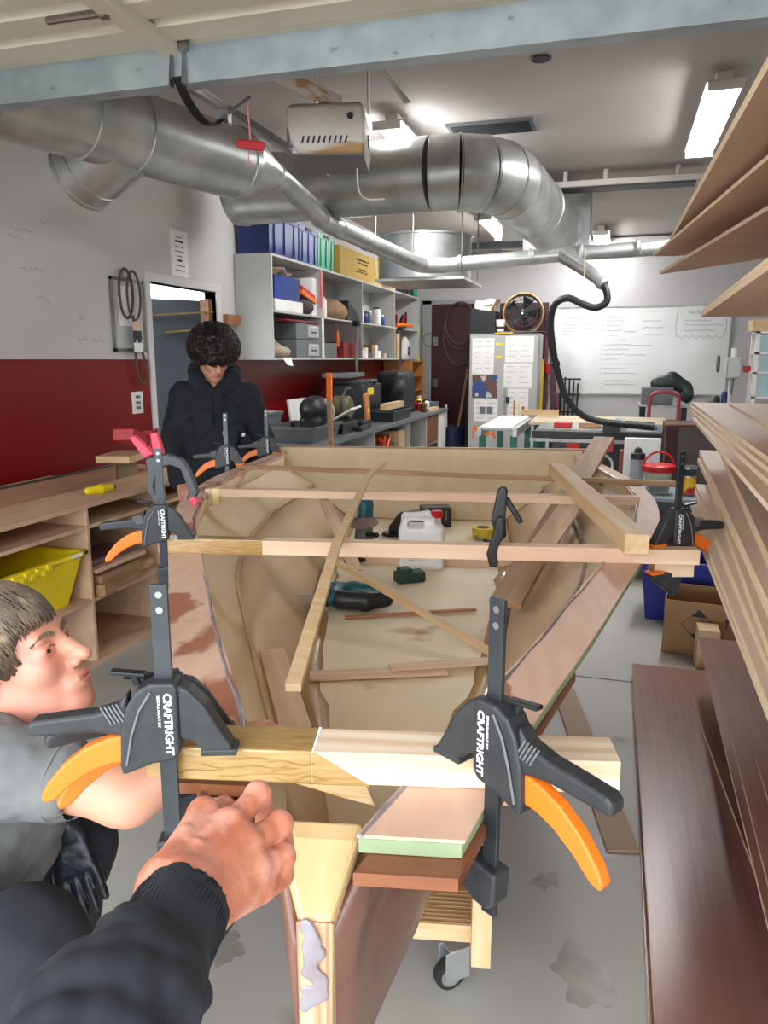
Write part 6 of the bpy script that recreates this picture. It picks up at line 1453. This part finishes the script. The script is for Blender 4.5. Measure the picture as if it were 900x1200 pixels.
# glove
S = SDF(.0028, .008); add_hand(S, WF, Vector((-0.7998, 0.9336, 0.6405))-WF, (.35, -.8, .2), 1, curl=.2, size=.92); S.cone(WF, WF.lerp(EF, .18), .031, .034, k=.01)
S.build('glove', M_glv, kb, world=True)
# hair
def on_scalp(p, rad, c): q = Vector(((p[0]-c[0])/rad[0], (p[1]-c[1])/rad[1], (p[2]-c[2])/rad[2])).normalized(); return Vector((c[0]+q.x*rad[0], c[1]+q.y*rad[1], c[2]+q.z*rad[2]))
S = SDF(.004, .012); X = Xf(S, MH)
X.ell((-.018, 0, .038), (.100, .080, .086)).ell((-.045, 0, .005), (.070, .078, .075))
X.ell((.115, 0, -.035), (.085, .10, .088), op='s', k=.012)
for s in (-1, 1): X.ell((-.010, s*.085, -.030), (.028, .03, .045), op='s', k=.008)
X.cone((-.03, 0, -.06), (-.04, 0, -.2), .09, .09, op='s', k=.02)
hr = S.build('hair', M_hairb, kb, world=True)
random.seed(12); hm = MB(); cc = (-.018, 0, .038); crown = Vector((-.07, 0, .11))
for k in range(3200):
    th = random.uniform(0, 2*PI); z = random.uniform(-.55, 1); rr = math.sqrt(max(0, 1-z*z)); p = Vector((cc[0]+.1*rr*math.cos(th), .08*rr*math.sin(th), cc[2]+.088*z))
    if p.x > .045 and p.z < .055: continue
    if p.z < -.012 and p.x > -.045: continue
    if p.z < .0 and p.x > .0: continue
    dirv = (p-crown); dirv.z -= .02; ln = random.uniform(.035, .06); path = []
    for i in range(5):
        t = i/4; q = p+dirv.normalized()*ln*t+Vector((0, 0, -.012*t*t)); q = on_scalp(q, (.1+.004+.005*math.sin(PI*t), .08+.004+.004*math.sin(PI*t), .087+.004+.005*math.sin(PI*t)), cc); path.append(MH @ q)
    hm.tube(path, [.0010, .0015, .0014, .0010, .0003], 4, caps=False)
o_ = hm.build('hair_strands', M_hairb, hr, world=True, smooth=True); o_['kind'] = 'stuff'

# ---------------------------------------------------------------- standing person in a hoodie
BP = Vector((-2.10, 3.80, 0)); MBD = Matrix.Translation(BP) @ Matrix.Rotation(math.atan2(-.86, .51), 4, 'Z')
MH2 = MBD @ Matrix.Translation((.045, 0, 1.515)) @ Matrix.Rotation(R(12), 4, 'Z') @ Matrix.Rotation(R(24), 4, 'Y')
S = SDF(.007, .03); X = Xf(S, MBD)
X.chain([(0, -.15, 1.30), (0, .15, 1.30)], [.055, .055]).chain([(0, 0, 1.30), (0, 0, 1.12), (0, 0, .92)], [.09, .11, .12], k=.06)
for s in (-1, 1):
    X.chain([(0, s*.165, 1.30), (.0, s*.225, 1.04), (.13, s*.20, .86)], [.048, .04, .028]).chain([(0, s*.09, .92), (.02, s*.1, .5), (0, s*.1, .09)], [.08, .055, .04])
    wp = MBD @ Vector((.13, s*.20, .86)); add_hand(S, wp, (MBD.to_3x3() @ Vector((.7, -.15*s, -.45))), (MBD.to_3x3() @ Vector((.4, 0, .8))), s, curl=.6)
Sh = SDF(.0035, .012); add_head(Sh, MH2); Sh.cone(MH2 @ Vector((-.03, 0, -.09)), MBD @ Vector((-.02, 0, 1.32)), .057, .07, k=.03)
sb2 = S.build('person', [M_skin2, M_lip2], extra=[Sh]); tag(sb2, 'young person with dark curly hair standing in a black hoodie', 'person')
eye_parts(MH2, sb2, M_hairk)
S = SDF(.007, .04); X = Xf(S, MBD)
X.chain([(0, -.16, 1.305), (0, .16, 1.305)], [.072, .072]).ell((0, 0, 1.17), (.135, .195, .19)).ell((.0, 0, .98), (.14, .19, .22)).cone((0, -.09, .82), (0, .09, .82), .12, .12)
for s in (-1, 1): X.chain([(0, s*.178, 1.295), (.0, s*.242, 1.05), (.12, s*.212, .875)], [.072, .066, .050]); X.cone((.118, s*.212, .878), (.13, s*.21, .862), .044, .042)
X.chain([(.075, -.055, 1.355), (.02, -.095, 1.40), (-.06, -.085, 1.43), (-.105, 0, 1.43), (-.06, .085, 1.43), (.02, .095, 1.40), (.075, .055, 1.355), (.095, 0, 1.32)], [.030, .038, .05, .058, .05, .038, .03, .026], k=.03)
X.chain([(-.13, -.06, 1.34), (-.15, 0, 1.28), (-.13, .06, 1.34)], [.05, .06, .05])
random.seed(2)
for k in range(16):
    s = random.choice((-1, 1)); z = random.uniform(.85, 1.2); y = random.uniform(.02, .17)*s; X.cone((.125-.02*abs(y)*5, y, z), (.125-.03*abs(y)*5, y+random.uniform(-.05, .05), z-random.uniform(.03, .09)), .01, .006, k=.03)
for s in (-1, 1):
    for k in range(5): a = .2+.16*k; X.cone((.045, s*(.20+.02*k*.4), 1.25-.06*k), (.05, s*(.255), 1.235-.06*k), .012, .010, k=.03)
hd2 = wrinkle(S.build('hoodie', M_hood, sb2, world=True), .10, .03)
for s in (-1, 1): MB().tube([MBD @ Vector(q) for q in smoothpath([(.122, s*.03, 1.325), (.150, s*.028, 1.26), (.152, s*.026, 1.16), (.152, s*.030, 1.12-.02*s)], 5)], .004, 6).build('drawstring', M_hood, hd2, world=True, smooth=True)
MB().tube([MBD @ Vector(q) for q in ((.152, .027, 1.125), (.152, .028, 1.10))], .005, 6).build('drawstring_tip', M_steel, hd2, world=True)
MB().cbox(MBD @ Vector((.125, .135, 1.10)), (.014, .014, .018)).build('chest_emblem', M_whitep, hd2, world=True)
S = SDF(.008, .03); X = Xf(S, MBD); X.cone((0, -.07, .88), (0, .07, .88), .115, .115)
for s in (-1, 1): X.chain([(0, s*.09, .88), (.02, s*.1, .5), (0, s*.1, .12)], [.10, .078, .07])
S.build('trousers', M_trs, sb2, world=True)
for s in (-1, 1):
    S = SDF(.008, .02); X = Xf(S, MBD); X.chain([(-.04, s*.1, .045), (.06, s*.1, .042), (.15, s*.105, .036)], [.045, .044, .034]); S.build('shoe', M_black, sb2, world=True)
S = SDF(.006, .02); X = Xf(S, MH2); X.ell((-.025, 0, .052), (.115, .108, .098)).ell((-.05, 0, .005), (.09, .112, .085)); X.ell((.060, 0, .040), (.062, .086, .040)); X.ell((.13, 0, -.062), (.07, .075, .075), op='s', k=.01); X.cone((-.03, 0, -.09), (-.04, 0, -.2), .1, .1, op='s', k=.02)
random.seed(31); hp_ = []
for k in range(900):
    th = random.uniform(0, 2*PI); z = random.uniform(-.45, 1); rr = math.sqrt(max(0, 1-z*z)); n_ = Vector((rr*math.cos(th), rr*math.sin(th), z)); p = Vector((-.025, 0, .045))+Vector((n_.x*.128, n_.y*.122, n_.z*.112))
    if p.x > .035 and p.z < .002: continue
    if p.z < -.03 and p.x > -.03: continue
    hp_.append((p, n_))
for p, n_ in hp_[:320]: X.ell(p+n_*random.uniform(-.004, .008), (.017, .017, .015), k=.004)
hr2 = S.build('hair', M_hairk, sb2, world=True)
hm = MB()
for p, n_ in hp_:
    t1 = n_.cross(Vector((random.uniform(-1, 1), random.uniform(-1, 1), random.uniform(-1, 1)))).normalized(); t2 = n_.cross(t1); r_ = random.uniform(.010, .019); ph = random.uniform(0, 6); tw = random.uniform(1.0, 1.6)
    hm.tube([MH2 @ (p+n_*(.004+.016*i/9)+(t1*math.cos(ph+tw*2*PI*i/9)+t2*math.sin(ph+tw*2*PI*i/9))*r_) for i in range(10)], [.0050]*8+[.004, .0015], 4, caps=False)
o_ = hm.build('curls', M_hairk, hr2, world=True, smooth=True); o_['kind'] = 'stuff'

# ---------------------------------------------------------------- photographer's left arm reaching over the bow
K = [Vector(q) for q in ((-0.3333, 0.5515, 1.1000), (-0.3033, 0.5443, 1.0991), (-0.2851, 0.5371, 1.0891), (-0.2734, 0.5269, 1.0746))]
PI_ = [Vector(q) for q in ((-0.3374, 0.5937, 1.0787), (-0.2985, 0.5891, 1.1026), (-0.2728, 0.5789, 1.0831), (-0.2643, 0.5642, 1.0616))]
DI = [Vector(q) for q in ((-0.3368, 0.5991, 1.0527), (-0.2995, 0.6041, 1.0739), (-0.2738, 0.5869, 1.0566), (-0.2673, 0.5695, 1.0400))]
TI = [Vector(q) for q in ((-0.3338, 0.5877, 1.0442), (-0.3010, 0.6005, 1.0587), (-0.2808, 0.5827, 1.0465), (-0.2765, 0.5651, 1.0324))]
W0 = Vector((-0.2998, 0.4552, 1.0903)); W1 = Vector((-0.2917, 0.4229, 1.0868)); ac = (K[3]-K[0]).normalized()
S = SDF(.0016, .007)
for i in range(4):
    b = W0+ac*(-.019+.0125*i); S.cone(b, K[i], .019, .0135, k=.014)
S.cone(W0-ac*.010, W1-ac*.010, .024, .024, k=.02).cone(W0+ac*.010, W1+ac*.010, .024, .024, k=.02)
for i, r_ in enumerate((.0092, .0106, .0108, .0108)):
    S.ell(K[i]+Vector((0, -.003, .003)), (.0125, .0120, .0115), k=.008)
    S.cone(K[i], PI_[i], r_+.0010, r_, k=.0035).cone(PI_[i], DI[i], r_, r_-.0012, k=.003).cone(DI[i], TI[i], r_-.0012, r_-.003, k=.003)
    S.ell(PI_[i]+Vector((0, -.002, .002)), (r_+.001,)*3, k=.005)
T0 = W0+ac*.016+Vector((.0, .02, -.012)); T1 = Vector((-0.2717, 0.5333, 1.0514)); T2 = Vector((-0.2678, 0.5684, 1.0354))
S.cone(T0, T1, .016, .0135, k=.012).cone(T1, T2, .0125, .0095, k=.004)
for i in range(4): S.cone(W0+ac*(-.020+.013*i)+Vector((0, -.004, .014)), K[i]+Vector((0, -.004, .008)), .0035, .0035, k=.010)
for a, b in (((-0.3072, 0.4993, 1.1081), (-0.2883, 0.5021, 1.0943)), ((-0.2883, 0.5021, 1.0943), (-0.2750, 0.5018, 1.0737)), ((-0.3256, 0.5128, 1.1076), (-0.3000, 0.4877, 1.1034)), ((-0.2829, 0.4758, 1.0985), (-0.2811, 0.4584, 1.0891))): S.cone(Vector(a)+Vector((0, -.006, .006)), Vector(b)+Vector((0, -.006, .006)), .0025, .002, k=.007)
EL = Vector((-0.2806, 0.2871, 1.0834)); SH = Vector((-0.2772, 0.2338, 1.0780))
S2 = SDF(.005, .02); S2.chain([W1, EL, SH], [.028, .040, .048])
ph = S.build('person', M_skin3, extra=[S2]); tag(ph, 'weathered bare hand in a dark ribbed cuff reaching over the bow', 'person')
for i in range(1, 4): pass
nl = TI[3]
S = SDF(.003, .02)
C0_ = Vector((-0.2954, 0.4465, 1.0883)); C1_ = Vector((-0.2871, 0.3917, 1.0841)); C2_ = Vector((-0.2849, 0.3462, 1.0925))
S.cone(C0_, C1_, .0365, .0370, k=.004).chain([C1_+(C2_-C1_)*.12, C2_, EL, SH], [.039, .047, .050, .052], k=.012)
ax_ = (C1_-C0_).normalized(); u1 = ax_.cross(UP).normalized(); u2 = u1.cross(ax_)
for k, (t, a0) in enumerate(((.0, 1.6), (.12, 2.2), (.25, 1.0), (.42, 2.0), (.6, 1.3), (.8, 2.4))):
    c = C1_.lerp(EL, t); S.chain([c+(u1*math.cos(a0+q)+u2*math.sin(a0+q))*(.041+.010*min(1, t*3))+ax_*(.010*math.sin(2*q+k)) for q in np.linspace(-1.3, 1.3, 7)], [.003, .006, .008, .009, .008, .006, .003], k=.010)
S.cone(C0_-ax_*.03, C0_+ax_*.012, .0325, .0325, op='s', k=.003)
slv = wrinkle(S.build('sleeve', M_hood, ph, world=True), .045, .006)
rb_ = MB()
for j in range(64):
    a = 2*PI*j/64; d_ = (u1*math.cos(a)+u2*math.sin(a))*.0367; rb_.tube([C0_+ax_*.002+d_, C1_-ax_*.004+d_], .0011, 4)
o_ = rb_.build('cuff_ribbing', M_hood, slv, world=True); o_['kind'] = 'stuff'
